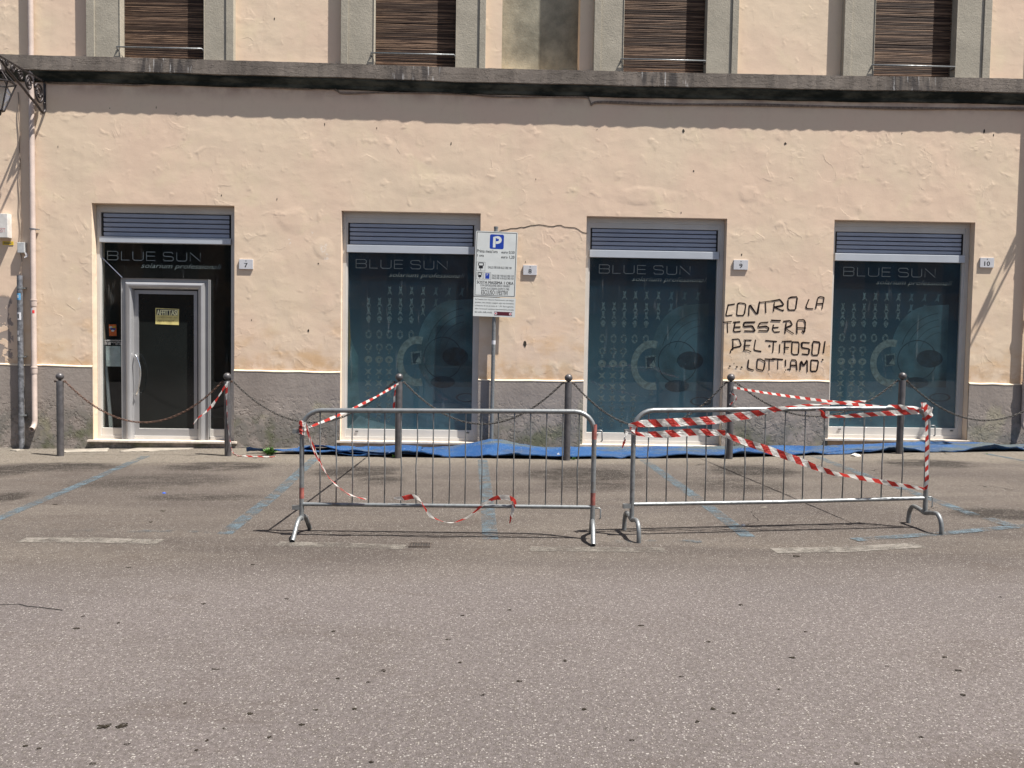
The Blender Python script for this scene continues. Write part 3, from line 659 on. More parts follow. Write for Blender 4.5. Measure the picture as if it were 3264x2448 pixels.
# graffiti
WORDS = [('CONTRO', 0, 10), ('LA', 10, 13), ('TESSERA', 13, 28), ('DEL', 28, 36), ('TIFOSO', 36, 44), ('LOTTIAMO', 44, 99)]
GM = [MB() for _ in WORDS]
STR = [[(345, 270), (215, 292)], [(232, 275), (188, 462), (200, 480), (305, 462)], [(395, 262), (378, 462), (400, 472), (490, 472), (515, 440), (540, 290), (520, 262), (430, 250), (395, 265)],
 [(590, 478), (600, 268), (740, 468), (782, 225)], [(775, 245), (1000, 215), (1140, 190)], [(885, 235), (893, 428)], [(1042, 235), (1028, 405)], [(1000, 215), (1140, 190), (1215, 290), (1040, 325)], [(1050, 330), (1190, 388), (1208, 372)],
 [(1282, 175), (1335, 150), (1448, 142), (1415, 375), (1300, 378), (1278, 345), (1282, 200)], [(1652, 185), (1598, 320), (1615, 352), (1728, 355)], [(1770, 352), (1808, 160), (1850, 140), (1915, 155), (1912, 200), (1880, 362)], [(1785, 268), (1895, 262)],
 [(130, 595), (290, 580)], [(212, 600), (218, 778)], [(315, 592), (440, 585)], [(350, 600), (322, 740), (340, 762), (450, 750)], [(345, 678), (445, 675)],
 [(705, 588), (505, 595), (500, 668), (650, 655), (700, 735), (680, 750), (510, 745)], [(935, 592), (790, 600), (745, 680), (890, 660), (942, 690), (930, 745), (760, 742)], [(980, 558), (1155, 565)], [(1028, 632), (1008, 720), (1040, 768), (1140, 760)], [(1020, 690), (1115, 682)],
 [(1250, 600), (1228, 790)], [(1195, 578), (1320, 562), (1360, 640), (1225, 695)], [(1225, 695), (1385, 795)], [(1440, 792), (1440, 600), (1460, 550), (1560, 548), (1590, 600), (1572, 778), (1530, 740)], [(1440, 690), (1598, 695)],
 [(290, 895), (420, 885), (462, 1010), (310, 1045)], [(312, 905), (308, 1080)], [(308, 1050), (275, 1085), (265, 1135)], [(500, 905), (638, 910)], [(530, 910), (512, 1080)], [(498, 1000), (615, 1000)], [(490, 1082), (570, 1085), (632, 1112)], [(712, 898), (682, 1065), (700, 1090), (812, 1108)],
 [(880, 915), (1088, 932)], [(1028, 930), (1018, 1100), (1005, 1135)], [(1138, 975), (1130, 1135)], [(1172, 930), (1345, 925)], [(1228, 930), (1222, 1140)], [(1210, 1030), (1300, 1040)], [(1355, 940), (1345, 1140), (1385, 1165), (1465, 1160), (1480, 945), (1345, 938)],
 [(1665, 955), (1525, 945), (1525, 1040), (1660, 1060), (1645, 1165), (1525, 1150)], [(1722, 935), (1702, 1150), (1720, 1175), (1815, 1170), (1848, 945), (1722, 932)], [(1935, 925), (1905, 1140)],
 [(588, 1250), (570, 1405), (680, 1438)], [(742, 1245), (730, 1420), (850, 1442), (880, 1290), (800, 1240), (742, 1245)], [(868, 1240), (1050, 1250)], [(950, 1255), (950, 1440)], [(1000, 1232), (1195, 1250)], [(1105, 1255), (1100, 1425)], [(1240, 1252), (1238, 1370)],
 [(1320, 1440), (1335, 1255), (1425, 1260), (1440, 1440)], [(1320, 1350), (1435, 1355)], [(1495, 1440), (1505, 1270), (1560, 1360), (1622, 1245), (1622, 1470)], [(1690, 1255), (1680, 1440), (1700, 1458), (1790, 1452), (1822, 1270), (1690, 1258)]]
for i, st in enumerate(STR):
    P = rpath(st, 5.53, 2280, 920, -.003)
    if len(P) > 2:
        q = [P[0]]
        for a, b, c in zip(P, P[1:], P[2:]):
            q += [(b[0]+(a[0]-b[0])*.12, b[1]+(a[1]-b[1])*.12), (b[0]+(c[0]-b[0])*.12, b[1]+(c[1]-b[1])*.12)]
        P = q+[P[-1]]
    gr = GM[[k for k, (_, a, b) in enumerate(WORDS) if a <= i < b][0]]
    gr.stroke(P, .0185*random.uniform(.85, 1.15), -.003-.0004*(i % 7), var=.22)
for (a, b, r) in ((255, 1368, 16), (378, 1380, 17), (465, 1385, 17), (1890, 1255, 18), (1238, 1435, 12)):
    gr = GM[5] if a < 1800 else GM[4]
    p = rpath([(a, b)], 5.53, 2280, 920, -.003)[0]; gr.add([(q[0], -.0065, q[1]) for q in blob(p[0], p[1], r/5.53/211, r/5.53/211, 12, .1)], [tuple(range(12))])
for g_, (w_, _, _) in zip(GM, WORDS): tag(g_.build('graffiti_word', M['spray'], bld), 'sprayed black word '+w_, kind='stuff')
# letters of the shop's name, drawn with even strokes
FONT = {'B': [[(0, 0), (0, 1), (.85, 1), (1, .88), (1, .62), (.85, .52), (0, .52)], [(.85, .52), (1, .42), (1, .12), (.85, 0), (0, 0)]], 'L': [[(0, 1), (0, 0), (.9, 0)]], 'U': [[(0, 1), (0, .15), (.15, 0), (.85, 0), (1, .15), (1, 1)]],
        'E': [[(.95, 1), (0, 1), (0, 0), (.95, 0)], [(0, .52), (.9, .52)]], 'S': [[(.97, .8), (.85, 1), (.13, 1), (0, .86), (0, .66), (.13, .54), (.87, .48), (1, .35), (1, .14), (.87, 0), (.13, 0), (0, .18)]], 'N': [[(0, 0), (0, 1), (1, 0), (1, 1)]]}
def shopname(mb, u0, u1, vt, vb, y):
    a = W(u0, vt, y); b = W(u0, vb, y); c = W(u1, vb, y); tw = c.x-a.x
    seq = [('B', 0, .112), ('L', .15, .095), ('U', .272, .112), ('E', .42, .098), ('S', .60, .108), ('U', .745, .108), ('N', .89, .11)]
    for i, (ch, o, wd) in enumerate(seq):
        for j, st in enumerate(FONT[ch]):
            mb.stroke([(a.x+(o+p[0]*wd)*tw, b.z+p[1]*(a.z-b.z)) for p in st], .0095, y-.0004*j)
# shop windows
def region(cx, cy): return lambda a, b: (cx+a/2.023, cy+b/2.023)
def shop_window(R, label, dx, names):
    x0, x1, z0, z1 = R; w_ = x1-x0
    m = MB(); L, Rr = .075, .095; zb1 = z1-.155                                        # top of the shutter opening
    zs = zb1-.34; zbar = zs-.105; gz0 = z0+.17
    m.ring(x0+.002, x1-.002, z0+.002, z1-.002, L-.02, Rr-.03, .075, .05, .128, .20)
    m.ring(x0+L-.02, x1-Rr+.03, z0+.05, z1-.075, .022, .032, .082, .118, .140, .20)
    m.box((x0+L+.0, .132, zbar-.0), (x1-Rr, .19, zs+.012))
    sw = tag(m.build('shop_window', M['alu'], bld, bevel=.003), label)
    b = MB(); b.box((x0+L-.01, .092, zbar-.004), (x1-Rr+.012, .131, zs-.0)); b.build('shutter_bottom_bar', M['alub'], sw, bevel=.004)
    b = MB(); b.box((x0+L+.003, .175, zs+.013), (x1-Rr-.003, .185, zb1-.003)); b.build('shutter_gap_shade', M['black'], sw)  # black sheet standing for the shade between the slats
    n = 5; hh = (zb1-zs-.016)/n; sa, sb = x0+L+.028, x1-Rr-.026
    for i in range(n):
        s_ = MB(); q = zs+.013+i*hh; P = [(q+.003, .160), (q+.012, .150), (q+hh*.75, .147), (q+hh-.010, .153), (q+hh-.008, .166)]
        s_.add([(sa, y, z) for z, y in P]+[(sb, y, z) for z, y in P], [(k, 5+k, 6+k, k+1) for k in range(4)]+[(4, 3, 2, 1, 0), (5, 6, 7, 8, 9)])
        s_.build('shutter_slat', M['alud'], sw)
    b = MB(); b.box((sa-.018, .135, zs+.02), (sa-.004, .168, zb1-.01)); b.build('shutter_rail', M['black'], sw); b = MB(); b.box((sb+.004, .135, zs+.02), (sb+.018, .168, zb1-.01)); b.build('shutter_rail', M['black'], sw)
    gx0, gx1, gz1 = x0+L+.003, x1-Rr-.003, zbar+.001
    b = MB(); b.box((gx0, .166, gz0), (gx1, .171, gz1)); gl = b.build('glass', M['glass'], sw)
    yp = .186; nv = MB(); nv.add([(gx0, yp, gz0), (gx1, yp, gz0), (gx1, yp, gz1), (gx0, yp, gz1)], [(0, 1, 2, 3)])
    # print on the poster, laid out in the coordinates of the second window of the photograph
    def Q(a, c, y=yp): return (gx0+(a-622+dx)/810*(gx1-gx0), gz1-(c-330)/1155*(gz1-gz0))
    def ok(p): return gx0+.005 < p[0] < gx1-.005
    def poly(pts, mi, y):
        P = [Q(*p) for p in pts]; P = [(min(max(p[0], gx0+.004), gx1-.004), min(max(p[1], gz0+.004), gz1-.004)) for p in P]
        nv.add([(p[0], y, p[1]) for p in P], [tuple(range(len(P)))], mi)
    def ell(cx, cy, rx, ry, mi, y, n=20, a0=0, a1=2*pi, inner=0):
        pts = [(cx+rx*cos(a0+(a1-a0)*k/n), cy+ry*sin(a0+(a1-a0)*k/n)) for k in range(n+1)]
        if inner:
            ins = [(cx+rx*inner*cos(a0+(a1-a0)*k/n), cy+ry*inner*sin(a0+(a1-a0)*k/n)) for k in range(n+1)]
            for k in range(n): poly([pts[k], pts[k+1], ins[k+1], ins[k]], mi, y)
        else: poly(pts[:-1] if abs(a1-a0) > 6.2 else pts, mi, y)
    rs = random.Random(11); cols = [755, 825, 890, 960, 1032, 1105, 1185, 1268, 1350]
    for ci, cx in enumerate(cols):
        for ri, cy in enumerate((572, 648, 705, 765, 862, 945, 1028, 1108, 1182, 1258, 1330, 1402)):
            if (ci == 0 and ri < 1) or (ci > 5 and ri > 1) or (ci > 3 and ri > 4) or (ci > 3 and ri >= 3 and ri < 12 and ci > 4) or (ci > 2 and 5 <= ri <= 8) or (ri > 8 and ci > 3) or (ri == 0 and ci < 2): continue
            wd = 17+4*(ri > 4); xx = cx+(ci-2)*ri*.0
            dm = 2 if ri < 3 or ci > 5 else 1
            if ri in (0, 1, 2): sk_ = (ci-4)*4 if ci > 4 else 0; poly([(xx-wd, cy+34), (xx-6+sk_*.5, cy+2), (xx-wd*.6+sk_, cy-28), (xx-2+sk_, cy-20), (xx+wd*.6+sk_, cy-28), (xx+6+sk_*.5, cy+2), (xx+wd, cy+34), (xx+4, cy+20), (xx-5, cy+22)], 1 if ci < 6 else 3, yp-.0010)
            elif ri == 3: poly([(xx-wd, cy-10), (xx, cy-28), (xx+wd, cy-10), (xx+6, cy+22), (xx-6, cy+22)], 1, yp-.0010)
            elif ri in (4, 5): ell(xx, cy, wd+3, 30 if ri == 4 else 24, 1, yp-.0010, 14, inner=.5)
            elif ri == 6: ell(xx, cy, wd+5, 24, 2, yp-.0010, 12, inner=.25)
            else:
                w2 = wd+4; poly([(xx-w2, cy-22), (xx-3, cy-12), (xx+w2-2, cy-24), (xx+9, cy), (xx+w2, cy+22), (xx, cy+12), (xx-w2, cy+24), (xx-8, cy)], 2 if ri < 10 else 1, yp-.0010)
            if ri > 4: poly([(xx-7, cy+24), (xx+6, cy+24), (xx+8, cy+44), (xx-8, cy+46)], 1, yp-.0006)
    ell(1310, 960, 240, 330, 3, yp-.0014, 28, radians(180), radians(270))              # pale blue dome with darker round marks
    poly([(1070, 960), (1310, 630), (1430, 620), (1432, 1200), (1150, 1200), (1085, 1080)], 3, yp-.0016)
    for rr in (150, 190, 230, 270):
        ell(1400, 980, rr, rr*1.12, 4, yp-.0018, 22, radians(195), radians(262), inner=.985)
    ell(1075, 1035, 135, 165, 2, yp-.0022, 26, radians(75), radians(285), inner=.70)    # pale crescent
    ell(1240, 1010, 128, 140, 4, yp-.0024, 26, inner=.955)
    ell(1320, 1000, 85, 62, 4, yp-.0026, 20)
    poly([(1030, 975), (1100, 965), (1100, 1050), (1035, 1060)], 1, yp-.0026); poly([(1040, 985), (1092, 977), (1092, 1040), (1045, 1050)], 4, yp-.0030); poly([(1060, 1040), (1085, 1000), (1098, 1045)], 2, yp-.0034)
    ell(1240, 1170, 80, 40, 4, yp-.0020, 18); ell(1395, 1270, 70, 30, 4, yp-.0020, 16, inner=.8)
    if dx == 0:
        poly([(622, 1484), (622, 1010), (631, 760), (638, 880), (665, 960), (690, 1010), (688, 1150), (700, 1290), (760, 1390), (850, 1440), (1000, 1484)], 5, yp-.0005)
        poly([(624, 640), (629, 700), (640, 900), (636, 1000), (626, 1080)], 6, yp-.0012); poly([(622, 1484), (700, 1400), (780, 1430), (980, 1484)], 7, yp-.0009)
    ta, tb = Q(1060, 1232), Q(1090, 1202); text(nv, '2', ta[0], tb[0], ta[1], tb[1], yp-.0036, mi=1)
    tag(nv.build('poster', [M['poster'], M['pal'], M['pale2'], M['mid'], M['navy'], M['film1'], M['film2'], M['film3']], sw), 'dark blue printed film with rows of pale shapes, a pale crescent and a round dark eye')
    lt = MB(); (a0, a1, b0, b1), (c0, c1, d0, d1), word = names
    shopname(lt, a0, a1, b0, b1, .163); tag(lt.build('shop_name', M['let'], sw), kind='stuff'); lt = MB(); wtext(lt, word, c0, c1, d0, d1, .163, italic=.35); tag(lt.build('tagline', M['let2'], sw), kind='stuff')
    s_ = MB(); s_.box((x0-.05, -.045, z0-.032), (x1+.03, .13, z0+.0015)); s_.build('sill', M['sill'], sw, bevel=.004)
    s_ = MB(); s_.box((x0+.01, .012, z0-.28), (x1-.01, .10, z0-.033)); s_.build('riser', M['plinth'], sw)
    for fx in (.10, .915): s_ = MB(); s_.box((x0+w_*fx, .1265, z0+.125), (x0+w_*fx+.045, .135, z0+.138)); s_.build('weep_hole_shade', M['black'], sw)  # black blocks standing for the shade in the drain holes
shop_window(WIN[0], 'shop window just left of the parking sign', 0, ((800+678/2.023, 800+1265/2.023, 640+378/2.023, 640+432/2.023), (800+890/2.023, 800+1380/2.023, 640+460/2.023, 640+500/2.023), 'solarium professionali'))
shop_window(WIN[1], 'shop window in the middle, between the parking sign and the graffiti', -40, ((1600+628/2.023, 1600+1212/2.023, 640+412/2.023, 640+466/2.023), (1600+838/2.023, 1600+1322/2.023, 640+487/2.023, 640+527/2.023), 'solarium professional.'))
shop_window(WIN[2], 'rightmost shop window, just right of the graffiti', -62, ((2444+497/2.023, 2444+1085/2.023, 640+428/2.023, 640+483/2.023), (2444+707/2.023, 2444+1197/2.023, 640+508/2.023, 640+548/2.023), 'solarium professionali'))

# the shop door
def shop_door():
    x0, x1, z0, z1 = DOOR; r5 = lambda a, b, y: W(a/2.023, 640+b/2.023, y)
    X = lambda a, y=.15, b=800: r5(a, b, y).x
    Z = lambda b, y=.15, a=1000: r5(a, b, y).z
    yf = .15; L = X(655)-x0; Rr = x1-X(1488); zb1 = Z(80); zs = Z(238, a=1000); zbar = Z(272, .10); gz0 = Z(1468)
    m = MB(); m.ring(x0+.002, x1-.002, z0+.002, z1-.002, L-.02, Rr-.015, .10, .05, yf, .23)
    m.ring(x0+L-.02, x1-Rr+.015, z0+.05, z1-.10, .018, .014, z1-.10-zb1, gz0-z0-.05, yf+.012, .23)
    m.box((x0+L, yf+.006, zbar), (x1-Rr, .22, zs+.01))
    d = tag(m.build('shop_entrance', M['alu'], bld, bevel=.003), 'glazed shop entrance at the left with a rounded aluminium door portal')
    b = MB(); b.box((x0+L-.01, .11, zbar), (x1-Rr+.01, yf+.005, zs)); b.build('shutter_bottom_bar', M['alub'], d, bevel=.004)
    b = MB(); b.box((x0+L+.003, .195, zs+.011), (x1-Rr-.003, .205, zb1-.003)); b.build('shutter_gap_shade', M['black'], d)  # black sheet carries the shade behind the door's slats
    n = 5; hh = (zb1-zs-.014)/n; sa, sb = x0+L+.03, x1-Rr-.03
    for i in range(n):
        s_ = MB(); q = zs+.012+i*hh; P = [(q+.003, .182), (q+.012, .172), (q+hh*.75, .169), (q+hh-.010, .175), (q+hh-.008, .188)]
        s_.add([(sa, y, z) for z, y in P]+[(sb, y, z) for z, y in P], [(k, 5+k, 6+k, k+1) for k in range(4)]+[(4, 3, 2, 1, 0), (5, 6, 7, 8, 9)])
        s_.build('shutter_slat', M['alud'], d)
    b = MB(); b.box((sa-.02, .16, zs+.02), (sa-.004, .19, zb1-.01)); b.build('shutter_rail', M['black'], d); b = MB(); b.box((sb+.004, .16, zs+.02), (sb+.02, .19, zb1-.01)); b.build('shutter_rail', M['black'], d)
    # portal
    pa, pb, pz = X(790, .12), X(1350, .12), Z(503, .12, 1050)
    ia, ib, iz = X(858, .12), X(1278, .12), Z(570, .12, 1050)
    ya = .17; prof = [(0, .02), (.0, .055), (.10, .055), (.30, .055), (.34, .045), (.45, .012), (.60, .0), (.75, .005), (.90, .025), (1.0, .06), (1.0, .12)]
    m = MB(); vs = []
    for t_, o in prof:
        xa = pa+(ia-pa)*t_; xb = pb+(ib-pb)*t_; zt = pz+(iz-pz)*t_; yy = .055+o
        vs += [(xa, yy, z0+.003), (xa, yy, zt), (xb, yy, zt), (xb, yy, z0+.003)]
    m.add(vs, [(4*i+k, 4*(i+1)+k, 4*(i+1)+k+1, 4*i+k+1) for i in range(len(prof)-1) for k in range(3)])
    m.box((pa, .15, z0+.004), (pa+.02, .19, pz)); m.box((pb-.02, .15, z0+.004), (pb, .19, pz)); m.box((pa+.02, .15, pz-.02), (pb-.02, .19, pz))
    m.build('door_portal', M['alup'], d, smooth=35)
    la, lb, lz = X(866, .16), X(1272, .16), Z(578, .16, 1050)
    m = MB(); m.ring(la, lb, z0+.006, lz, X(893, .16)-la, lb-X(1250, .16), lz-Z(602, .16, 1050), Z(1470, .16)-z0-.006, .16, .20); m.ring(la-.012, lb+.012, z0+.005, lz+.012, .012, .012, .012, .001, .172, .2, 1)
    m.build('door_leaf', [M['alup'], M['black']], d, bevel=.002)
    m = MB(); m.box((X(893, .16)-.01, .178, Z(1470, .16)-.01), (X(1250, .16)+.01, .186, Z(602, .16, 1050)+.01)); m.build('door_glass', M['door'], d)
    hp = [W(250+a/7.213, 1040+b/7.213, .13-o) for a, b, o in ((1302, 652, 0), (1325, 675, .05), (1375, 800, .06), (1415, 950, .065), (1425, 1100, .065), (1412, 1250, .065), (1385, 1400, .06), (1345, 1530, .05), (1322, 1590, 0))]
    m = MB(); m.tube(spline(hp, 6), .013, 10); m.build('door_handle', M['chrome'], d, smooth=True)
    # fixed panes: left, right and overhead, with the room behind them
    yg = .185; gl, gr_ = x0+L, x1-Rr
    m = MB(); m.box((gl, yg, gz0), (pa+.005, yg+.006, zbar)); m.build('side_glass', M['glass'], d)
    m = MB(); m.box((pb-.005, yg, gz0), (gr_, yg+.006, zbar)); m.build('side_glass', M['glass'], d)
    m = MB(); m.box((pa+.006, yg, pz-.02), (pb-.006, yg+.006, zbar)); m.build('transom_glass', M['glass'], d)
    m = MB(); a = W(655/2.023, 640+362/2.023, yg-.003); b_ = W(788/2.023, 640+495/2.023, yg-.003); m.stroke([(a.x, a.z), (b_.x, b_.z)], .012, yg-.003); m.build('glass_joint', M['alud'], d)
    m = MB(); X0, X1, Y0, Y1 = x0-.5, x1+1.5, .43, 4.0
    m.add([(X0, Y0, z0), (X1, Y0, z0), (X1, Y1, z0), (X0, Y1, z0), (X0, Y0, z1+.1), (X1, Y0, z1+.1), (X1, Y1, z1+.1), (X0, Y1, z1+.1)], [(0, 1, 2, 3), (7, 6, 5, 4), (3, 2, 6, 7), (0, 3, 7, 4), (2, 1, 5, 6)])
    m.build('interior', M['dark'], d)
    lt = MB(); r5u = lambda a, b: (a/2.023, 640+b/2.023)
    shopname(lt, 693/2.023, 1292/2.023, 640+325/2.023, 640+380/2.023, yg-.003); tag(lt.build('shop_name', M['let'], d), kind='stuff'); lt = MB(); wtext(lt, 'solarium professionali', 910/2.023, 1430/2.023, 640+400/2.023, 640+443/2.023, yg-.003, italic=.35)
    tag(lt.build('tagline', M['let2'], d), kind='stuff')
    lt = MB(); wtext(lt, 'ORARIO CONTINUATO', 250+595/7.213, 250+1008/7.213, 1040+308/7.213, 1040+340/7.213, yg-.003); wtext(lt, 'dal Lunedi al Sabato', 250+600/7.213, 250+1008/7.213, 1040+350/7.213, 1040+376/7.213, yg-.003)
    wtext(lt, '09,00', 250+600/7.213, 250+748/7.213, 1040+390/7.213, 1040+425/7.213, yg-.003); wtext(lt, '-', 250+795/7.213, 250+812/7.213, 1040+405/7.213, 1040+409/7.213, yg-.003); wtext(lt, '21,00', 250+850/7.213, 250+1012/7.213, 1040+392/7.213, 1040+428/7.213, yg-.003)
    tag(lt.build('opening_hours', M['letw'], d), 'small white lettering giving the opening hours on the left pane', kind='stuff')
    s_ = MB(); s_.box((x0-.06, -.075, z0-.03), (x1+.05, .149, z0+.001)); s_.build('doorstep', M['sill'], d, bevel=.004)
    s_ = MB(); s_.box((x0-.02, -.03, z0-.4), (x1+.03, .10, z0-.031)); s_.build('riser', M['plinth'], d)
    # loose things at the door
    def card(name, q, y, mat, label, cat, th=.0012):
        P = [W(u, v, y) for u, v in q]; m = MB(); m.prism([(p.x, p.z) for p in P], y, y+th); c = (P[0]+P[2])/2
        e = empty(name, (c.x, y, min(P[0].z, P[3].z)), label, cat); m.build('sheet', mat, e); return e
    r8 = lambda a, b: (450+a/13.01, 960+b/13.01)
    e = card('rent_notice', [r8(590, 950), r8(1560, 990), r8(1572, 325), r8(590, 280)], .1755, M['yel'], 'small yellow AFFITTASI notice stuck on the dark door glass', 'notice')
    m = MB(); q = [W(*r8(*p), .1748) for p in ((628, 575), (1522, 600), (1522, 350), (628, 318))]; m.prism([(p.x, p.z) for p in q], .1748, .1753); m.build('black_band', M['ink'], e)
    m = MB(); wtext(m, 'AFFITTASI', *[r8(650, 0)[0], r8(1500, 0)[0]], r8(0, 345)[1]+.6, r8(0, 572)[1]+.6, .1732, bold=.0035); m.build('heading', M['yell'], e)
    m = MB(); wtext(m, 'LOCALE COMMERCIALE', r8(650, 0)[0], r8(1505, 0)[0], r8(0, 630)[1]+.4, r8(0, 690)[1]+.4, .1742, italic=.1); wtext(m, '320 6114639', r8(665, 0)[0], r8(1360, 0)[0], r8(0, 765)[1]+.4, r8(0, 845)[1]+.4, .1742, italic=.2); tag(m.build('handwriting', simple('faded_brown_ink', (.16, .11, .03), .6), e), kind='stuff')
    r7 = lambda a, b: (250+a/7.213, 1040+b/7.213)
    e = card('paper_sheet', [r7(643, 920), r7(980, 925), r7(970, 455), r7(625, 452)], .192, M['paper'], 'white sheet of printed text taped inside the left door pane', 'paper')
    m = MB()
    for i, (a, b) in enumerate(((700, 850), (680, 930), (690, 940), (685, 935), (720, 900), (750, 860), (700, 900), (710, 910), (770, 850), (690, 910), (690, 915))):
        p = W(*r7(a, 505+i*34), .1915); q = W(*r7(b, 512+i*34), .1915); m.box((p.x, .1905, q.z), (q.x, .1915, p.z))
    tag(m.build('printed_lines', simple('pale_red_print', (.42, .36, .36), .7), e), kind='stuff')
    e = card('orange_card', [(250+708/7.213, 1040+222/7.213), (250+878/7.213, 1040+222/7.213), (250+870/7.213, 1040-45/7.213), (250+702/7.213, 1040-40/7.213)], .192, M['org'], 'orange card with small blue emblems in the left door pane', 'card')
    for (a, b, c) in ((745, 22, 0), (825, 18, 1), (760, 60, 2), (820, 65, 2), (788, 100, 0)):
        m = MB(); p = W(*r7(a, b), .1912); m.add([(z[0], .1912, z[1]) for z in blob(p.x, p.z, .024, .017, 10, .05)], [tuple(range(10))]); m.build('emblem', [M['letw'], M['yeld'], M['signb']][c], e)
    a = W(250+590/7.213, 1040+420/7.213, .30); b = W(250+700/7.213, 1040+1659/7.213, .26); c_ = W(720/2.023, 640+1465/2.023, .22)
    e = empty('wooden_lath', (c_.x, c_.y, z0), 'long white lath leaning inside behind the left door pane', 'lath')
    m = MB(); dn = (Vector(c_)-Vector(a)); 
    m.add([(a.x-.012, a.y, a.z), (a.x+.012, a.y, a.z), (c_.x+.03, c_.y, z0+.02), (c_.x-.03, c_.y, z0+.02), (a.x-.012, a.y+.02, a.z), (a.x+.012, a.y+.02, a.z), (c_.x+.03, c_.y+.02, z0+.02), (c_.x-.03, c_.y+.02, z0+.02)], [(3, 2, 1, 0), (4, 5, 6, 7), (0, 1, 5, 4), (1, 2, 6, 5), (2, 3, 7, 6), (3, 0, 4, 7)])
    m.build('board', M['lath'], e)
    m = MB(); m.stroke([(a.x+.0, a.z), ((c_.x+.0), z0+.02)], .004, c_.y-.004); 
shop_door()

# ================================================================== THINGS ON THE WALL
def plate(num, u0, v0, u1, v1, lab):
    a = W(u0, v0, -.02); b = W(u1, v1, -.02); e = empty('house_number', ((a.x+b.x)/2, 0, b.z), lab, 'house number', 'white house number plates')
    m = MB(); m.box((a.x, -.022, b.z), (b.x, -.001, a.z)); m.build('plaque', M['plate'], e, bevel=.002)
    cx, hz = (a.x+b.x)/2, a.z-b.z; k = .021*len(num) if len(num) > 1 else .023
    m = MB(); text(m, num, cx-k, cx+k, b.z+hz*.16, b.z+hz*.62, -.0228, bold=.0025); m.build('numeral', M['ink'], e)
    m = MB(); m.add([(cx+q[0]*.8, -.0226, b.z+hz*.84+q[1]*.7) for q in ((-.008, -.014), (.008, -.014), (.010, .0), (.004, .012), (0, .020), (-.004, .012), (-.010, 0))], [tuple(range(7))])
    m.build('emblem', M['inkg'], e)
plate('7', 762, 826, 806, 858, 'white number 7 plate to the right of the shop door')
plate('8', 1668, 845, 1711, 877, 'white number 8 plate to the right of the parking sign')
plate('9', 2339, 828, 2384, 860, 'white number 9 plate above the graffiti')
plate('10', 3125, 821, 3168, 853, 'white number 10 plate near the right edge of the wall')

def vtube(m, pts, y, r, n=12, **k): m.tube([(lambda p: (p.x, y, p.z))(W(u, v, y)) for u, v in pts], r, n, **k)
def downpipe(u_top, lab, gr, dxs, short=False):
    y = -.062; P = [(u_top+a, v) for a, v in dxs]; base = W(*P[-1], y)
    xs_ = base.x; zb = base.z; e = empty('downpipe', (xs_, y, zb-.09), lab, 'downpipe', gr)
    m = MB(); top = ZC-.06
    m.tube([(xs_, y, 9.9), (xs_, y, zb+.10), (xs_, y-.01, zb+.045), (xs_, y-.045, zb), (xs_, y-.09, zb-.022)], .039, 16, cap=False, hollow=.86); m.build('pipe', M['pipe'], e, smooth=35)
    for v in (730, 966, 1180):
        z = W(110, v, y).z; m = MB()
        if v == 730: m.lathe([(.039, -.008), (.044, -.008), (.044, .008), (.039, .008)], (xs_, y, z), 16); m.box((xs_+.03, y-.004, z-.006), (xs_+.075, y+.05, z+.006)); m.build('pipe_clip', M['cond'], e)
        else: m.lathe([(.039, -.05), (.044, -.05), (.046, -.03), (.046, .035), (.050, .035), (.050, .05), (.039, .052)], (xs_, y, z), 16); m.build('pipe_socket', M['pipe'], e, smooth=35)
    return e, xs_, y
e, px_, py_ = downpipe(0, 'beige downpipe at the left end of the facade, beside a steel conduit', None, [(111, 1362)])
def decal(e, name, cx, cy, r, z0, z1, a0, a1, mat, n=6):
    m = MB(); vs = []
    for i in range(n+1):
        a = radians(a0+(a1-a0)*i/n); vs += [(cx+r*sin(a), cy-r*cos(a), z0), (cx+r*sin(a), cy-r*cos(a), z1)]
    m.add(vs, [(2*i, 2*i+2, 2*i+3, 2*i+1) for i in range(n)]); m.build(name, mat, e)
z_ = W(108, 990, py_).z; decal(e, 'sticker', px_, py_, .0398, z_-.045, z_+.035, -60, 10, M['plate']); decal(e, 'sticker', px_, py_, .0402, z_-.04, z_+.005, 0, 45, M['redp'])
downpipe(0, 'beige downpipe just beyond the right edge of the picture', None, [(3262, 1362)])
# steel conduit
y = -.068; b = W(69, 1426, y); e = empty('conduit', (b.x, y, b.z), 'scuffed grey steel conduit covered with stickers, next to the left downpipe', 'conduit'); cxx = b.x
zt = W(67, 878, y).z
m = MB(); m.tube([(cxx, y, b.z-.02), (cxx, y, zt)], .040, 14, cap=False, hollow=.9); m.build('tube', M['cond'], e, smooth=35)
for v in (918, 1137, 1324):
    z = W(67, v, y).z; m = MB(); m.lathe([(.040, -.012), (.045, -.012), (.045, .012), (.040, .012)], (cxx, y, z), 14); m.box((cxx+.035, y-.006, z-.010), (cxx+.068, y+.06, z+.010)); m.build('conduit_clip', M['galv'], e, smooth=35)
for (v0, v1, a0, a1, mt) in ((935, 956, -70, 40, 'stick'), (996, 1020, -60, 45, 'plate'), (1054, 1067, -55, -5, 'plate'), (1074, 1087, -60, 20, 'box')):
    decal(e, 'sticker', cxx, y, .0408, W(67, v1, y).z, W(67, v0, y).z, a0, a1, M[mt])
decal(e, 'sticker_mark', cxx, y, .0412, W(67, 1015, y).z, W(67, 1001, y).z, -25, 5, M['ink']); decal(e, 'sticker_mark', cxx, y, .0412, W(67, 950, y).z, W(67, 941, y).z, -30, 0, M['letw'])
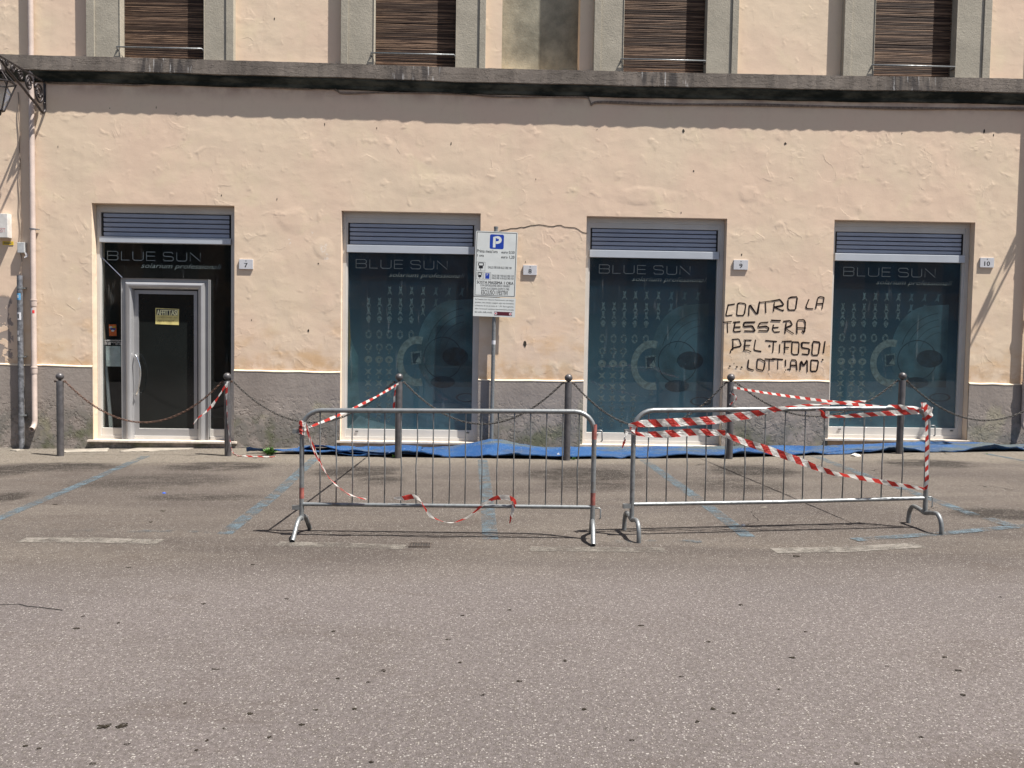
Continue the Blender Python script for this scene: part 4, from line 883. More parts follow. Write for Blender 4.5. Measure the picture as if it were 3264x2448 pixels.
# junction box and its cables
a = W(55, 772, -.07); b = W(78, 806, -.07)
e = empty('junction_box', ((a.x+b.x)/2, 0, b.z), 'small grey junction box hanging above the steel conduit', 'junction box')
m = MB(); m.box((a.x, -.075, b.z), (b.x, -.004, a.z)); m.build('box_body', M['box'], e, bevel=.006)
m = MB()
for k in range(4): m.tube(spline([(b.x-.02+.004*k, -.05, b.z+.01), (b.x+.01+.012*k, -.055, b.z-.03), (b.x+.0+.01*k, -.06, b.z-.075+.006*k), (b.x-.01+.01*k, -.055, b.z-.055)], 5), .003, 6)
m.build('loose_wires', M['plate'], e, smooth=True)
def cable(pts, r, y, lab, mat='cable', strands=1, wob=.006):
    P = [(lambda p: Vector((p.x, y, p.z)))(W(u, v, y)) for u, v in pts]; m = MB(); Q = spline(P, 6)
    for s_ in range(strands):
        rr = random.Random(s_*7+int(pts[0][0])); ph = rr.uniform(0, 6)
        m.tube([(q.x+(.006*sin(q.z*14+ph) if abs(P[0].z-P[-1].z) > 1 else 0), q.y-.006*(s_ % 2), q.z+wob*sin(q.x*3.1+ph)+(s_-strands/2)*.011) for q in Q], r, 6)
    tag(m.build('cable', M[mat], smooth=True), lab, 'cable')
cable([(140, 262), (200, 264), (320, 264), (440, 271), (540, 262), (640, 263), (760, 272), (800, 275), (960, 283), (1050, 281), (1075, 288), (1095, 296), (1200, 293), (1330, 296), (1500, 300), (1600, 306), (1760, 308), (1865, 310), (1878, 318), (1884, 334)], .006, -.012, 'thin plaster-coloured cable under the left half of the cornice', strands=2)
cable([(1884, 334), (1900, 325), (1960, 325), (2080, 330), (2250, 332), (2420, 333), (2700, 340), (2900, 344), (3264, 346), (3500, 350)], .008, -.014, 'bundle of dusty cables clipped under the right half of the cornice', strands=3, wob=.004)
cable([(57, 292), (59, 330), (62, 420), (63, 520), (64, 640), (66, 700), (67, 772)], .006, -.02, 'twin cable running down from the cornice to the junction box', strands=1)
cable([(66, 806), (70, 830), (66, 850), (67, 880)], .006, -.03, 'short cable from the junction box into the conduit', strands=1)
# white box at the left edge
a = W(-30, 680, -.12); b = W(24, 757, -.12)
e = empty('wall_box', ((a.x+b.x)/2, 0, b.z), 'white box with red lettering cut by the left edge of the picture', 'wall box')
m = MB(); m.box((a.x, -.12, b.z), (b.x, -.004, a.z)); m.build('box_body', M['boxw'], e, bevel=.004)
m = MB(); wtext(m, 'EST', -2, 17, 727, 740, -.1215); m.build('lettering', simple('faded_red_letters', (.5, .22, .22), .6), e)
a = W(8, 769, -.004); b = W(43, 781, -.004)
e = empty('yellow_label', ((a.x+b.x)/2, 0, b.z), 'small yellow warning label on the wall under the white box', 'label')
m = MB(); m.box((a.x, -.006, b.z), (b.x, -.001, a.z)); m.build('sheet', M['yeld'], e); m = MB(); text(m, 'GAS', a.x+.02, b.x-.02, b.z+.012, a.z-.012, -.0068); 
m = MB(); m.box((a.x+.02, -.0068, b.z+.02), (b.x-.03, -.0062, b.z+.034)); m.build('printed_bar', M['inkg'], e)

# ================================================================== STREET LANTERNS ON IRON BRACKETS
wb = W(143, 262, 0)
def lamp(x, lab):
    zt = wb.z; e = empty('wall_lantern', (x, 0, zt-.45), lab, 'street lantern', 'wrought iron wall lanterns')
    T = lambda pts, r, n=8: [(x, -p, zt+z) for p, z in pts]
    m = MB(); m.box((x-.012, -1.28, zt-.012), (x+.012, -.002, zt+.006)); m.build('top_bar', M['iron'], e)
    m = MB(); m.tube(spline(T([(.02, -.30), (.005, -.40), (.05, -.455), (.13, -.44), (.2, -.40), (.4, -.33), (.57, -.26), (.78, -.19), (.95, -.13), (1.12, -.04)], .015), 6), .018, 8); m.build('lower_bar', M['iron'], e, smooth=True)
    m = MB(); m.box((x-.016, -.014, zt-.40), (x+.016, -.001, zt+.03)); m.build('wall_plate', M['iron'], e)
    for (cp, cz, r, dr_, turns) in ((.165, -.22, .155, 1, 1.9), (.43, -.145, .115, -1, 1.8), (.65, -.105, .075, 1, 1.7), (.83, -.075, .055, -1, 1.6), (.98, -.05, .035, 1, 1.4)):
        m = MB(); pts = []
        for k in range(34):
            a = dr_*k/33*turns*2*pi+(.4 if dr_ > 0 else 2.6); rr = r*(1-.80*k/33); pts.append((x, -(cp+rr*cos(a)*.8), zt+cz+rr*sin(a)))
        m.tube(pts, .012, 6, rad=[.017-.007*k/33 for k in range(34)]); q = pts[-1]; m.lathe([(0, -.016), (.014, -.008), (.016, 0), (.014, .008), (0, .016)], q, 8)
        for j in (8, 17):
            q = pts[j]; m.tube([q, (q[0]+.01, q[1]-.03*dr_, q[2]+.03), (q[0], q[1]-.02*dr_, q[2]+.05)], .008, 5, rad=[.011, .010, .003])
        m.build('scroll', M['iron'], e, smooth=True)
    m = MB(); cp = 1.17
    m.tube([(x, -cp, zt), (x, -cp, zt-.06)], .01, 6); m.build('hanger', M['iron'], e); m = MB()
    def ringp(r, z, n=6): return [(x+r*cos(pi/6+2*pi*k/n), -cp+r*sin(pi/6+2*pi*k/n), zt+z) for k in range(n)]
    A, B, C = ringp(.20, -.36), ringp(.06, -.73), ringp(.07, -.22)
    for k in range(6): m.tube([A[k], B[k]], .010, 6); m.tube([A[k], A[(k+1) % 6]], .012, 6); m.tube([B[k], B[(k+1) % 6]], .010, 6)
    m.build('lantern_frame', M['iron'], e, smooth=35); m = MB()
    m.lathe([(0, -.80), (.02, -.79), (.03, -.76), (.015, -.74), (.07, -.73)], (x, -cp, zt), 10)
    m.build('finial', M['iron'], e, smooth=35)
    m = MB()
    for k in range(6): m.tube([A[k], C[k]], .009, 6)
    m.lathe([(.075, -.225), (.08, -.20), (.06, -.15), (.03, -.10), (0, -.06)], (x, -cp, zt), 12); m.build('lantern_roof', M['iron'], e, smooth=30)
    m = MB(); A2, B2 = ringp(.194, -.362), ringp(.055, -.728); m.add(A2+B2, [(k, 6+k, 6+(k+1) % 6, (k+1) % 6) for k in range(6)]); m.build('lantern_glass', M['glass'], e)
lamp(wb.x, 'wrought iron lantern bracket with scrolls in the top left corner')
lamp(W(3434, 320, 0).x, 'wrought iron lantern beyond the right edge, only its shadow is seen')

# ================================================================== PARKING SIGN
yp = -.125; p0 = W(1566, 1420, yp); ptop = W(1581, 728, yp)
sg = empty('parking_sign', (p0.x, yp, gz(p0.x)), 'white parking sign with a blue P on a grey pole between two shop windows', 'sign')
m = MB(); vec = Vector(ptop)-Vector(p0); base = Vector((p0.x-vec.x*.02, yp+.045, gz(p0.x)-.05)); tp = Vector((ptop.x, yp+.045, ptop.z+.02))
m.tube([base, tp], .030, 14); m.lathe([(.030, -.01), (.033, -.01), (.033, .012), (.0, .016)], tp, 14); pol = m.build('pole', M['galv'], sg, smooth=35)
m = MB(); k_ = (W(1576, 1098, yp+.045).z-base.z)/(tp.z-base.z); m.tube([base.lerp(tp, k_), base.lerp(tp, k_+.018)], .0306, 14, cap=False); m.build('pole_sticker', M['plate'], sg)
tl = W(1517.6, 735.3, yp); tlx, tlz = tl.x, tl.z; ang = radians(1.25)
def SL(a, b):                                   # sign face: zoom-picture position to place
    lx = (a-(195-.033*(b-183)))*.000906; lz = -(b-183-.054*(a-195))*.000906
    return tlx+lx*cos(ang)+lz*sin(ang), tlz-lx*sin(ang)+lz*cos(ang)
class SignMB(MB): pass
def sbox(m, a0, b0, a1, b1, ya, yb, mi=0, rad=0.0):
    pts = []
    if rad:
        for cx, cy, s0 in ((a0+rad, b0+rad, 180), (a1-rad, b0+rad, 270), (a1-rad, b1-rad, 0), (a0+rad, b1-rad, 90)):
            for k in range(5): an = radians(s0+k*22.5); pts.append((cx+rad*cos(an), cy+rad*sin(an)))
    else: pts = [(a0, b0), (a1, b0), (a1, b1), (a0, b1)]
    # local, untilted coordinates
    P = []
    for (a, b) in pts:
        lx = a*.000906; lz = -b*.000906; P.append((tlx+lx*cos(ang)+lz*sin(ang), tlz-lx*sin(ang)+lz*cos(ang)))
    m.prism(P[::-1], ya, yb, mi)
def stext(m, s_, a0, a1, b0, b1, y, mi=0, bold=0.0):
    q = MB(); text(q, s_, a0*.000906, a1*.000906, -b1*.000906, -b0*.000906, y, bold=bold)
    m.add([(tlx+v[0]*cos(ang)+v[2]*sin(ang), v[1], tlz-v[0]*sin(ang)+v[2]*cos(ang)) for v in q.v], q.f, mi)
WS, HS = 684, 1068
m = MB(); sbox(m, 0, 0, WS, HS, yp, yp+.003, rad=22); pn = m.build('main_panel', M['signw'], sg)
def frame_line(m, a0, b0, a1, b1, t_, y, mi=0):
    for q in ((a0, b0, a1, b0+t_), (a0, b1-t_, a1, b1), (a0, b0+t_, a0+t_, b1-t_), (a1-t_, b0+t_, a1, b1-t_)): sbox(m, *q, y-.0002, y, mi)
yq = yp-.0002
m = MB(); frame_line(m, 14, 14, WS-14, HS-14, 9, yq); m.build('border', M['ink'], pn)
m = MB(); sbox(m, 231, 48, 461, 285, yq-.0002, yq, rad=26); m.build('blue_square', M['signb'], pn)
m = MB(); q = MB(); q.stroke([(305, 262), (305, 96), (350, 94), (375, 97), (396, 112), (404, 135), (398, 158), (378, 174), (350, 180), (322, 180)], 42, 0)
m.add([(lambda lx, lz: (tlx+lx*cos(ang)+lz*sin(ang), yq-.0005, tlz-lx*sin(ang)+lz*cos(ang)))(v[0]*.000906, -v[2]*.000906) for v in q.v], [f[::-1] for f in q.f]); m.build('letter_p', M['signw'], pn)
for s_, a0, a1, b0, b1, bd in (("Prima mezz'ora", 30, 365, 298, 352, .0028), ('1 ora', 34, 140, 375, 420, .0028), ('euro 0,50', 428, 643, 308, 360, .003), ('euro 1,20', 428, 643, 385, 440, .003), ('DALLE ORE 8.00 ALLE ORE 9.00', 218, 604, 567, 605, .0012),
    ('DALLE ORE  9.00 ALLE ORE 13.30', 286, 644, 702, 735, .001), ('DALLE ORE 16.30 ALLE ORE 19.30', 286, 644, 742, 775, .001), ('SOSTA MASSIMA 1 ORA', 42, 644, 812, 860, .004), ('CON ESPOSIZIONE DISCO ORARIO', 98, 588, 868, 902, .001), ('SOSTA SUCCESSIVA DOPO 2 ORE', 112, 578, 918, 952, .001), ('ESCLUSO I FESTIVI', 122, 552, 962, 1035, .003)):
    m = MB(); stext(m, s_, a0, a1, b0, b1, yq-.0004, bold=bd*.35); tag(m.build('text_line', M['ink'], pn), kind='stuff')
for (a0, b0, k) in ((30, 505, 1.0), (32, 672, .78)):   # pictogram of a ticket meter
    m = MB(); w2, h2 = 140*k, 148*k; frame_line(m, a0, b0, a0+w2, b0+h2, 4, yq); sbox(m, a0+28*k, b0+10*k, a0+w2-28*k, b0+22*k, yq-.0003, yq-.0001)
    sbox(m, a0+24*k, b0+22*k, a0+38*k, b0+62*k, yq-.0003, yq-.0001); sbox(m, a0+w2-38*k, b0+22*k, a0+w2-24*k, b0+62*k, yq-.0003, yq-.0001)
    sbox(m, a0+36*k, b0+56*k, a0+w2-36*k, b0+106*k, yq-.0003, yq-.0001); sbox(m, a0+64*k, b0+106*k, a0+74*k, b0+134*k, yq-.0003, yq-.0001); m.build('ticket_meter_symbol', M['ink'], pn)
m = MB(); frame_line(m, 152, 672, 268, 792, 4, yq); sbox(m, 178, 686, 246, 775, yq-.0003, yq-.0001, 1); stext(m, 'P', 200, 222, 696, 728, yq-.0005, 2, 0); m.build('parking_disc_symbol', [M['inkg'], M['signb'], M['signw']], pn)
m = MB(); sbox(m, -2, HS+12, WS+6, HS+326, yp+.001, yp+.004); lp = m.build('lower_panel', M['signw'], sg)
for i, (s_, a1) in enumerate((("Se l'utente non rimuove l'autovettura nel tempo", 660), ('previsto, sara tenuto a pagare ogni ora successiva', 660), ('o frazione di ora al costo di  1,50  Euro pgnuno,', 662), ("oltre l'eventuale sanzione amministrativa prevista", 664), ('dal codice della strada.', 314))):
    m = MB(); stext(m, s_, 24, a1, HS+36+i*51, HS+68+i*51, yp+.0007, bold=.0004); tag(m.build('text_line', M['ink'], lp), kind='stuff')
m = MB(); sbox(m, 346, HS+240, 640, HS+302, yp+.0004, yp+.0008); st = m.build('sticker', M['maroon'], lp)
m = MB()
for cx in (370, 614):
    q = [(cx+24*cos(2*pi*k/14), HS+271+24*sin(2*pi*k/14)) for k in range(14)]; P = []
    for (a, b) in q: lx = a*.000906; lz = -b*.000906; P.append((tlx+lx*cos(ang)+lz*sin(ang), tlz-lx*sin(ang)+lz*cos(ang)))
    m.prism(P[::-1], yp+.0001, yp+.0003); sbox(m, cx-12, HS+262, cx+12, HS+280, yp-.0002, yp, 1)
m.build('sticker_mark', [M['plate'], M['redp']], lp)
for dz in (.08, .80): m = MB(); m.box((p0.x-.05+(.012 if dz > .5 else .02), yp+.0045, tlz-1.2+dz), (p0.x+.10, yp+.02, tlz-1.2+dz+.04)); m.build('clamp', M['galv'], sg)

# ================================================================== BOLLARDS AND CHAINS
BP = [(193, 1453), (727, 1453), (1269, 1460), (1806, 1467), (2324, 1462), (2866, 1446), (3408, 1440)]
BG = [G(*p) for p in BP]
bo = empty('bollard', (BG[0].x, BG[0].y, gz(BG[0].x)), '', 'bollard', 'grey ball-topped bollards linked by chains')
m = MB(); m.lathe([(.047, -.03), (.047, 1.045), (.045, 1.052), (.0, 1.056)], n=20); m.build('post', M['bol'], bo, smooth=35, local=True)
m = MB(); m.lathe([(.02, 1.05), (.02, 1.07), (.03, 1.075)]+[(.0535*cos(radians(a)), 1.113+.0535*sin(radians(a))) for a in range(-52, 91, 13)], n=20); m.build('ball', M['bol'], bo, smooth=True, local=True)
m = MB(); m.box((-.066, -.012, 1.040), (.066, .012, 1.049))
for s_ in (-1, 1): m.tube([(s_*(.066+.012*cos(a)), 0, 1.044+.012*sin(a)) for a in [k*2*pi/10 for k in range(11)]], .004, 6)
m.build('chain_eyes', M['rust'], bo, smooth=35, local=True)
labs = ['leftmost bollard, standing before the wall left of the door', 'bollard at the right side of the doorstep, with tape on it', 'bollard in front of the first shop window, behind the left barrier', 'bollard between the parking sign and the middle shop window', 'bollard in front of the graffiti wall, with red and white tape tied to it', 'bollard in front of the rightmost shop window, behind the right barrier', 'bollard beyond the right edge that holds the last chain']
for i, p in enumerate(BG):
    o = bo if i == 0 else copy_tree(bo); o.location = (p.x, p.y, gz(p.x)-.0); o['label'] = labs[i]; o.rotation_euler = (radians(random.uniform(-.5, .5)), radians(random.uniform(-.5, .5)), random.uniform(-.2, .2))
    if i == 0: o.rotation_euler = (0, 0, 0)
def chain(a, b, sag, mat, lab):
    import math as _m
    n = 200; L = 0; P = []
    for i in range(n+1):
        t = i/n; p = a.lerp(b, t); p.z -= sag*4*t*(1-t); P.append(p)
    D = [0]
    for i in range(n): D.append(D[-1]+(P[i+1]-P[i]).length)
    pitch = .034; k = int(D[-1]/pitch); m = MB(); j = 0
    for q in range(k+1):
        d = D[-1]*(q+.0)/k
        while j < n-1 and D[j+1] < d: j += 1
        t = (d-D[j])/max(1e-6, D[j+1]-D[j]); c = P[j].lerp(P[j+1], min(1, t)); T = (P[j+1]-P[j]).normalized()
        N = Vector((0, 0, 1)); N = (N-T*N.dot(T)).normalized(); B = T.cross(N); an = radians(45 if q % 2 else -45)+random.uniform(-.25, .25); U = N*cos(an)+B*sin(an)
        pts = []
        for s_ in range(9): an2 = 2*pi*s_/8; pts.append(c+T*(.0225*cos(an2))+U*(.0115*sin(an2)))
        m.tube(pts, .0055, 5, cap=False)
    tag(m.build('chain', mat, smooth=True), lab, 'chain', 'chains hanging between the bollards')
cl = ['rusty chain hanging in front of the shop door', 'chain hanging from the bollard by the door to the one behind the left barrier', 'chain hanging in front of the parking sign pole', 'chain hanging in front of the middle shop window', 'chain hanging in front of the graffiti wall and the taped bollard', 'chain leaving the picture at the right edge']
for i in range(6):
    a, b = BG[i], BG[i+1]; za = Vector((a.x+.078, a.y, gz(a.x)+1.04)); zb = Vector((b.x-.078, b.y, gz(b.x)+1.04)); chain(za, zb, (.57, .56, .56, .60, .48, .57)[i], M['rust'] if i == 0 else M['chain'], cl[i])

# ================================================================== BARRIERS
BR = []
def barrier(f0, f1, bars, lab, rail_h, redbands, bend=0.0, top0=1.05, top1=1.05, round_feet=False):
    a, b = G(*f0), G(*f1); L = (b-a).length; ang = atan2(b.y-a.y, b.x-a.x)
    e = empty('crowd_barrier', (a.x, a.y, gz(a.x)), lab, 'barrier', 'galvanised crowd barriers')
    X = Vector((cos(ang), sin(ang), 0)); N = Vector((-sin(ang), cos(ang), 0))
    def P(s_, h, o=0.0): q = a+X*s_+N*o; return Vector((q.x, q.y, gz(q.x)+h))
    H = top0-.019; H1 = top1-.019; r = .16; pts = [P(0, .13)]
    for k in range(7): an = pi/2*k/6; pts.append(P(r-r*cos(an), H-r+r*sin(an)))
    for k in range(7): an = pi/2*(1-k/6); pts.append(P(L-r+r*cos(an), H1-r+r*sin(an)))
    pts.append(P(L, .13))
    m = MB(); m.tube(pts, .0195, 12); m.build('frame', M['galv'], e, smooth=40)
    m = MB(); m.tube([P(.015, rail_h), P(L*.5, rail_h+bend), P(L-.015, rail_h)], .0165, 12); m.build('bottom_rail', M['galv'], e, smooth=40)
    d3 = Vector((N.x, N.y, 0))
    for u in bars:
        q = PL(u, 1450, a, d3); s_ = (q-a).dot(X); t = s_/L; m = MB(); hb = rail_h+(bend*2*min(t, 1-t))+.01
        o = random.uniform(-.008, .008); ht = H+(H1-H)*t; m.tube([P(s_+o*.4, hb), P(s_+o, hb+.3), P(s_-o*.6, ht-.25), P(s_, ht-.05), P(s_, ht-.01)], .0056, 6, rad=[.0056, .0056, .0056, .0056, .008]); m.build('bar', M['galv'], e, smooth=True)
    for k, s_ in enumerate((0, L)):
        m = MB(); w_ = .235
        if round_feet: fp = [(-w_, -.005), (-w_, .05), (-w_*.93, .115), (-w_*.72, .16), (-w_*.3, .15), (0, .135), (w_*.3, .15), (w_*.72, .16), (w_*.93, .115), (w_, .05), (w_, -.005)]
        else: fp = [(-w_, .012), (-w_*.82, .05), (-w_*.5, .125), (-w_*.22, .155), (0, .15), (w_*.22, .155), (w_*.5, .125), (w_*.82, .05), (w_, .012)]
        Q = [P(s_+(0 if k else 0), h, o) for o, h in fp]; m.tube(spline(Q, 3), .0185, 12, cap=False, hollow=.84); m.build('foot', M['galv'], e, smooth=40)
    for h in (.235 if not round_feet else .25, .86):
        m = MB(); q0, q1 = P(-.075, h-.018, -.014), P(-.012, h+.018, .014)
        X0 = [P(-.075, h-.018, -.016), P(-.012, h-.018, -.016), P(-.012, h-.018, .016), P(-.075, h-.018, .016)]; X1 = [p+Vector((0, 0, .036)) for p in X0]
        m.add(X0+X1, [(0, 3, 2, 1), (4, 5, 6, 7), (0, 1, 5, 4), (1, 2, 6, 5), (2, 3, 7, 6), (3, 0, 4, 7)]); m.build('coupling_socket', M['galv'], e)
        m = MB(); m.tube([P(L+.015, h+.02), P(L+.055, h+.02), P(L+.062, h+.014), P(L+.064, h-.06), P(L+.052, h-.068)], .0055, 8); m.build('coupling_hook', M['galv'], e, smooth=True)
    for (s_, h0, h1) in redbands:
        m = MB(); m.tube([P(s_*L, h0), P(s_*L, h1)], .0202, 12, cap=False); m.build('red_band', M['redband'], e, smooth=40)
    BR.append((a, X, N, L, P)); return e
random.seed(5)
barrier((961, 1708), (1887, 1720), [1020+i*51.5 for i in range(17)], 'left barrier, with torn tape hanging over its bottom rail', .262, [(0, .84, .93), (0, .31, .40), (1, .81, .93), (1, .28, .38)])
barrier((2012, 1709), (2946, 1685), [2065, 2127, 2189, 2250, 2312, 2374, 2436, 2500, 2563, 2624, 2688, 2751, 2814, 2876], 'right barrier, wrapped in wide red and white tape', .262, [], bend=-.006, round_feet=True)

# ================================================================== BARRIER TAPE
def tape(pts, wd, mat, lab, tw=None, n=8, pinch=None, up_=Vector((0, 0, 1)), cup=.0):
    Q = spline(pts, n); m = MB(); k = len(Q); d = 0; uv = []; vs = []; prev = None
    for i, q in enumerate(Q):
        t = i/(k-1)*(len(pts)-1); j = min(int(t), len(pts)-2); f = t-j
        a = 0 if tw is None else tw[j]*(1-f)+tw[j+1]*f
        wv = wd if pinch is None else wd*(pinch[j]*(1-f)+pinch[j+1]*f)
        T = (Q[min(k-1, i+1)]-Q[max(0, i-1)]).normalized()
        N = up_-T*up_.dot(T)
        if N.length < .2: N = Vector((1, 0, 0))-T*T.x
        N.normalize(); B = T.cross(N); an = radians(a); U = N*cos(an)+B*sin(an); V = T.cross(U)
        if prev is not None: d += (q-prev).length
        prev = q
        for s_ in (-1, -.35, .35, 1):
            rip = (.12*wv*sin(d*23+s_*2)+.08*wv*sin(d*61+s_*4)) if abs(s_) > .5 else 0
            vs.append(q+U*(s_*wv/2)+V*(rip+cup*(1-abs(s_))*wv)); uv.append((d, (s_+1)/2))
    m.add(vs, [(4*i+c, 4*(i+1)+c, 4*(i+1)+c+1, 4*i+c+1) for i in range(k-1) for c in range(3)]); m.uv = uv
    o = m.build('barrier_tape', mat, smooth=True); return tag(o, lab, 'barrier tape', 'red and white barrier tape')
def onB(i, u, v, off=-.03):
    a, X, N, L, P = BR[i]; n = Vector((N.x, N.y, 0)); return PL(u, v, a+N*off, n)
def ramp(a, b, sag, n=6): return [a.lerp(b, t/n)-Vector((0, 0, sag*4*(t/n)*(1-t/n))) for t in range(n+1)]
b3 = Vector((BG[2].x, BG[2].y-.05, gz(BG[2].x)+1.03)); p1 = onB(0, 985, 1362, -.02)
tape(ramp(b3, p1, .03), .034, M['tl'], 'twisted tape stretched from the left barrier back to the bollard before the first window', tw=[0, 30, 60, 30, 70, 40, 60], pinch=[.7, .9, .6, .9, .6, .8, .5], n=10)
tape([onB(0, u, v) for u, v in ((972, 1345), (985, 1390), (1000, 1430), (1022, 1478), (1048, 1520), (1080, 1553), (1120, 1578), (1168, 1592))], .05, M['tw'], 'loose tape drooping from the left post of the left barrier to its bottom rail', tw=[20, 60, 20, 50, 75, 80, 70, 40], pinch=[.5, .7, .8, .6, .5, .5, .8, .5])
tape([onB(0, u, v, -.035) for u, v in ((978, 1350), (990, 1400), (1003, 1440), (1030, 1492), (1062, 1540), (1100, 1572), (1128, 1589))], .03, M['tt'], 'second thin strand of tape beside the drooping one on the left barrier', tw=[0, 80, 120, 100, 60, 80, 90], pinch=[.6]*7)
tape([onB(0, u, v, -.025) for u, v in ((1255, 1589), (1285, 1588), (1320, 1583), (1340, 1596), (1352, 1616), (1368, 1640), (1385, 1652), (1430, 1666), (1465, 1660), (1500, 1642), (1535, 1612), (1560, 1596), (1590, 1585), (1625, 1588), (1640, 1600), (1633, 1630), (1624, 1668)) ], .045, M['tt'], 'torn end of tape looping under the bottom rail of the left barrier', tw=[0, 10, 20, 60, 40, 20, 60, 80, 60, 50, 20, 40, 20, 0, 60, 20, 50], pinch=[.4, .8, .9, .7, .4, .7, .4, .5, .5, .4, .6, .5, .9, .9, 1, .6, .3])
for dz, an in ((.90, 0), (.93, 30), (.865, -20)):
    a, X, N, L, P = BR[0]; c = P(0, dz); tape([c+X*(.026*cos(t))+N*(.026*sin(t))+Vector((0, 0, .012*sin(t*2+an)-.01)) for t in [k*2*pi/8 for k in range(9)]], .038, M['tn'], 'tape knotted round the left post of the left barrier, '+{.90: 'middle turn', .93: 'top turn', .865: 'bottom turn'}[dz], n=3)
b2 = BG[1]; zt = gz(b2.x)+1.0
def aty(u, v, y): return W(u, v, y)
tape([aty(727, 1216, b2.y-.055), aty(705, 1250, b2.y-.07), aty(680, 1288, b2.y-.08), aty(650, 1318, b2.y-.09), aty(630, 1334, b2.y-.09), aty(616, 1352, b2.y-.09)], .05, M['tt'], 'tape end blowing left from the bollard by the doorstep', tw=[0, 60, 20, 40, 60, 30], pinch=[.4, .7, .8, .7, .6, .2])
tape([aty(724, 1218, b2.y-.055), aty(722, 1255, b2.y-.06), aty(723, 1300, b2.y-.06), aty(727, 1360, b2.y-.055), aty(733, 1400, b2.y-.06), aty(737, 1425, b2.y-.06), G(742, 1441, .02), G(762, 1452, .01), G(800, 1454, .012), G(850, 1456, .012), G(880, 1455, .01)], .05, M['tt'], 'tape hanging down the bollard by the doorstep and trailing along the ground', tw=[0, 20, 60, 70, 60, 40, 60, 80, 60, 60, 60], pinch=[.5, .6, .35, .2, .2, .25, .4, .8, .9, .8, .4])
tape([aty(1262, 1225, BG[2].y-.05), aty(1258, 1260, BG[2].y-.055), aty(1256, 1290, BG[2].y-.055), aty(1254, 1312, BG[2].y-.055)], .045, M['tt'], 'short tail of tape on the bollard behind the left barrier', tw=[0, 30, 10, 30], pinch=[.4, .4, .8, .4])
# right barrier
tape([onB(1, u, v, -.04) for u, v in ((2003, 1356), (2050, 1350), (2110, 1348), (2200, 1344), (2300, 1336), (2400, 1320), (2470, 1305), (2540, 1294), (2620, 1288), (2700, 1282), (2760, 1279))], .066, M['tw'], 'widest strip of tape, along the top of the right barrier', tw=[10, 0, 0, 0, 0, 10, 20, 50, 60, 40, 60], pinch=[.4, .85, 1, 1, 1, .95, .7, .4, .5, .6, .4])
tape([onB(1, u, v, -.035) for u, v in ((2003, 1380), (2050, 1384), (2120, 1384), (2190, 1378), (2250, 1378), (2312, 1380))], .062, M['tw'], 'strip of tape just below the widest one, left half of the right barrier', tw=[10, 0, 0, 0, 10, 0], pinch=[.3, .6, 1, 1, .9, .7])
tape([onB(1, u, v, -.045) for u, v in ((2314, 1386), (2360, 1404), (2450, 1434), (2540, 1466), (2600, 1490), (2660, 1509), (2720, 1519), (2800, 1534), (2870, 1546), (2948, 1559))], .062, M['tw'], 'strip of tape slanting down across the bars of the right barrier', tw=[0, 0, 0, 0, 15, 30, 45, 30, 20, 0], pinch=[.6, .8, 1, .95, .8, .65, .7, .75, .6, .3])
b5 = Vector((BG[4].x+.02, BG[4].y-.05, gz(BG[4].x)+.98)); p2 = onB(1, 2930, 1310, .0)
tape(ramp(b5, p2, .02), .034, M['tm'], 'thin tape stretched from the bollard by the graffiti to the right post of the barrier', tw=[0, 20, 30, 10, 20, 10, 0], pinch=[.8, .9, 1, .9, .9, .9, .7], n=8)
tape([onB(1, u, v, -.03) for u, v in ((2600, 1307), (2618, 1313), (2628, 1326), (2650, 1328), (2720, 1325), (2800, 1319), (2870, 1315), (2930, 1311))], .05, M['tw'], 'short strip of tape near the top right of the right barrier, with a crumpled end', tw=[50, 40, 20, 40, 20, 10, 0, 0], pinch=[.4, .7, .8, .5, .7, .8, .9, .9])
tape([onB(1, u, v, -.03) for u, v in ((2830, 1292), (2870, 1298), (2905, 1306), (2935, 1300), (2938, 1283))], .05, M['tw'], 'loose fold of tape at the top right corner of the right barrier', tw=[60, 20, 30, 60, 30], pinch=[.5, .8, .9, .9, .8])
tape([onB(1, u, v, -.035) for u, v in ((2945, 1284), (2953, 1320), (2954, 1360), (2955, 1420), (2954, 1480), (2954, 1530), (2950, 1560))], .045, M['tn'], 'tape running down the right post of the right barrier', tw=[50, 45, 50, 55, 50, 50, 40], pinch=[.9, .7, .5, .7, .6, .7, .5], up_=Vector((0, 0, 1)))
a, X, N, L, P = BR[1]
for k, (s_, h) in enumerate(((L-.028, 1.02), (L-.008, .985))):
    c = P(s_, h); tape([c+Vector((.0, 0, 0))+X*(.03*cos(t))+N*(.032*sin(t))+Vector((0, 0, .03*cos(t)*(-1 if k == 0 else 1))) for t in [q*2*pi/8 for q in range(9)]], .055, M['tt'], ('upper', 'lower')[k]+' turn of the red tape knot on the top right corner of the right barrier', n=4, tw=[0, 20, 0, -20, 0, 20, 0, 20, 0])
c = P(.0, .885); tape([c+X*(.03*cos(t))+N*(.03*sin(t))+Vector((0, 0, .02*sin(t*2))) for t in [q*2*pi/8 for q in range(9)]], .06, M['tn'], 'tape knot round the left post of the right barrier', n=4)
tape([onB(1, 2000, 1375, -.035), onB(1, 1992, 1392, -.04), onB(1, 1990, 1408, -.04), onB(1, 1983, 1428, -.035)], .03, M['tt'], 'short tail of tape under the knot on the left post of the right barrier', tw=[0, 40, 10, 40], pinch=[.8, .5, .7, .2])
tape([aty(2326, 1252, BG[4].y-.055), aty(2345, 1262, BG[4].y-.08), aty(2345, 1275, BG[4].y-.08), aty(2325, 1290, BG[4].y-.06)], .03, M['tn'], 'small loop of tape tied to the bollard by the graffiti', pinch=[.6, .5, .5, .7])

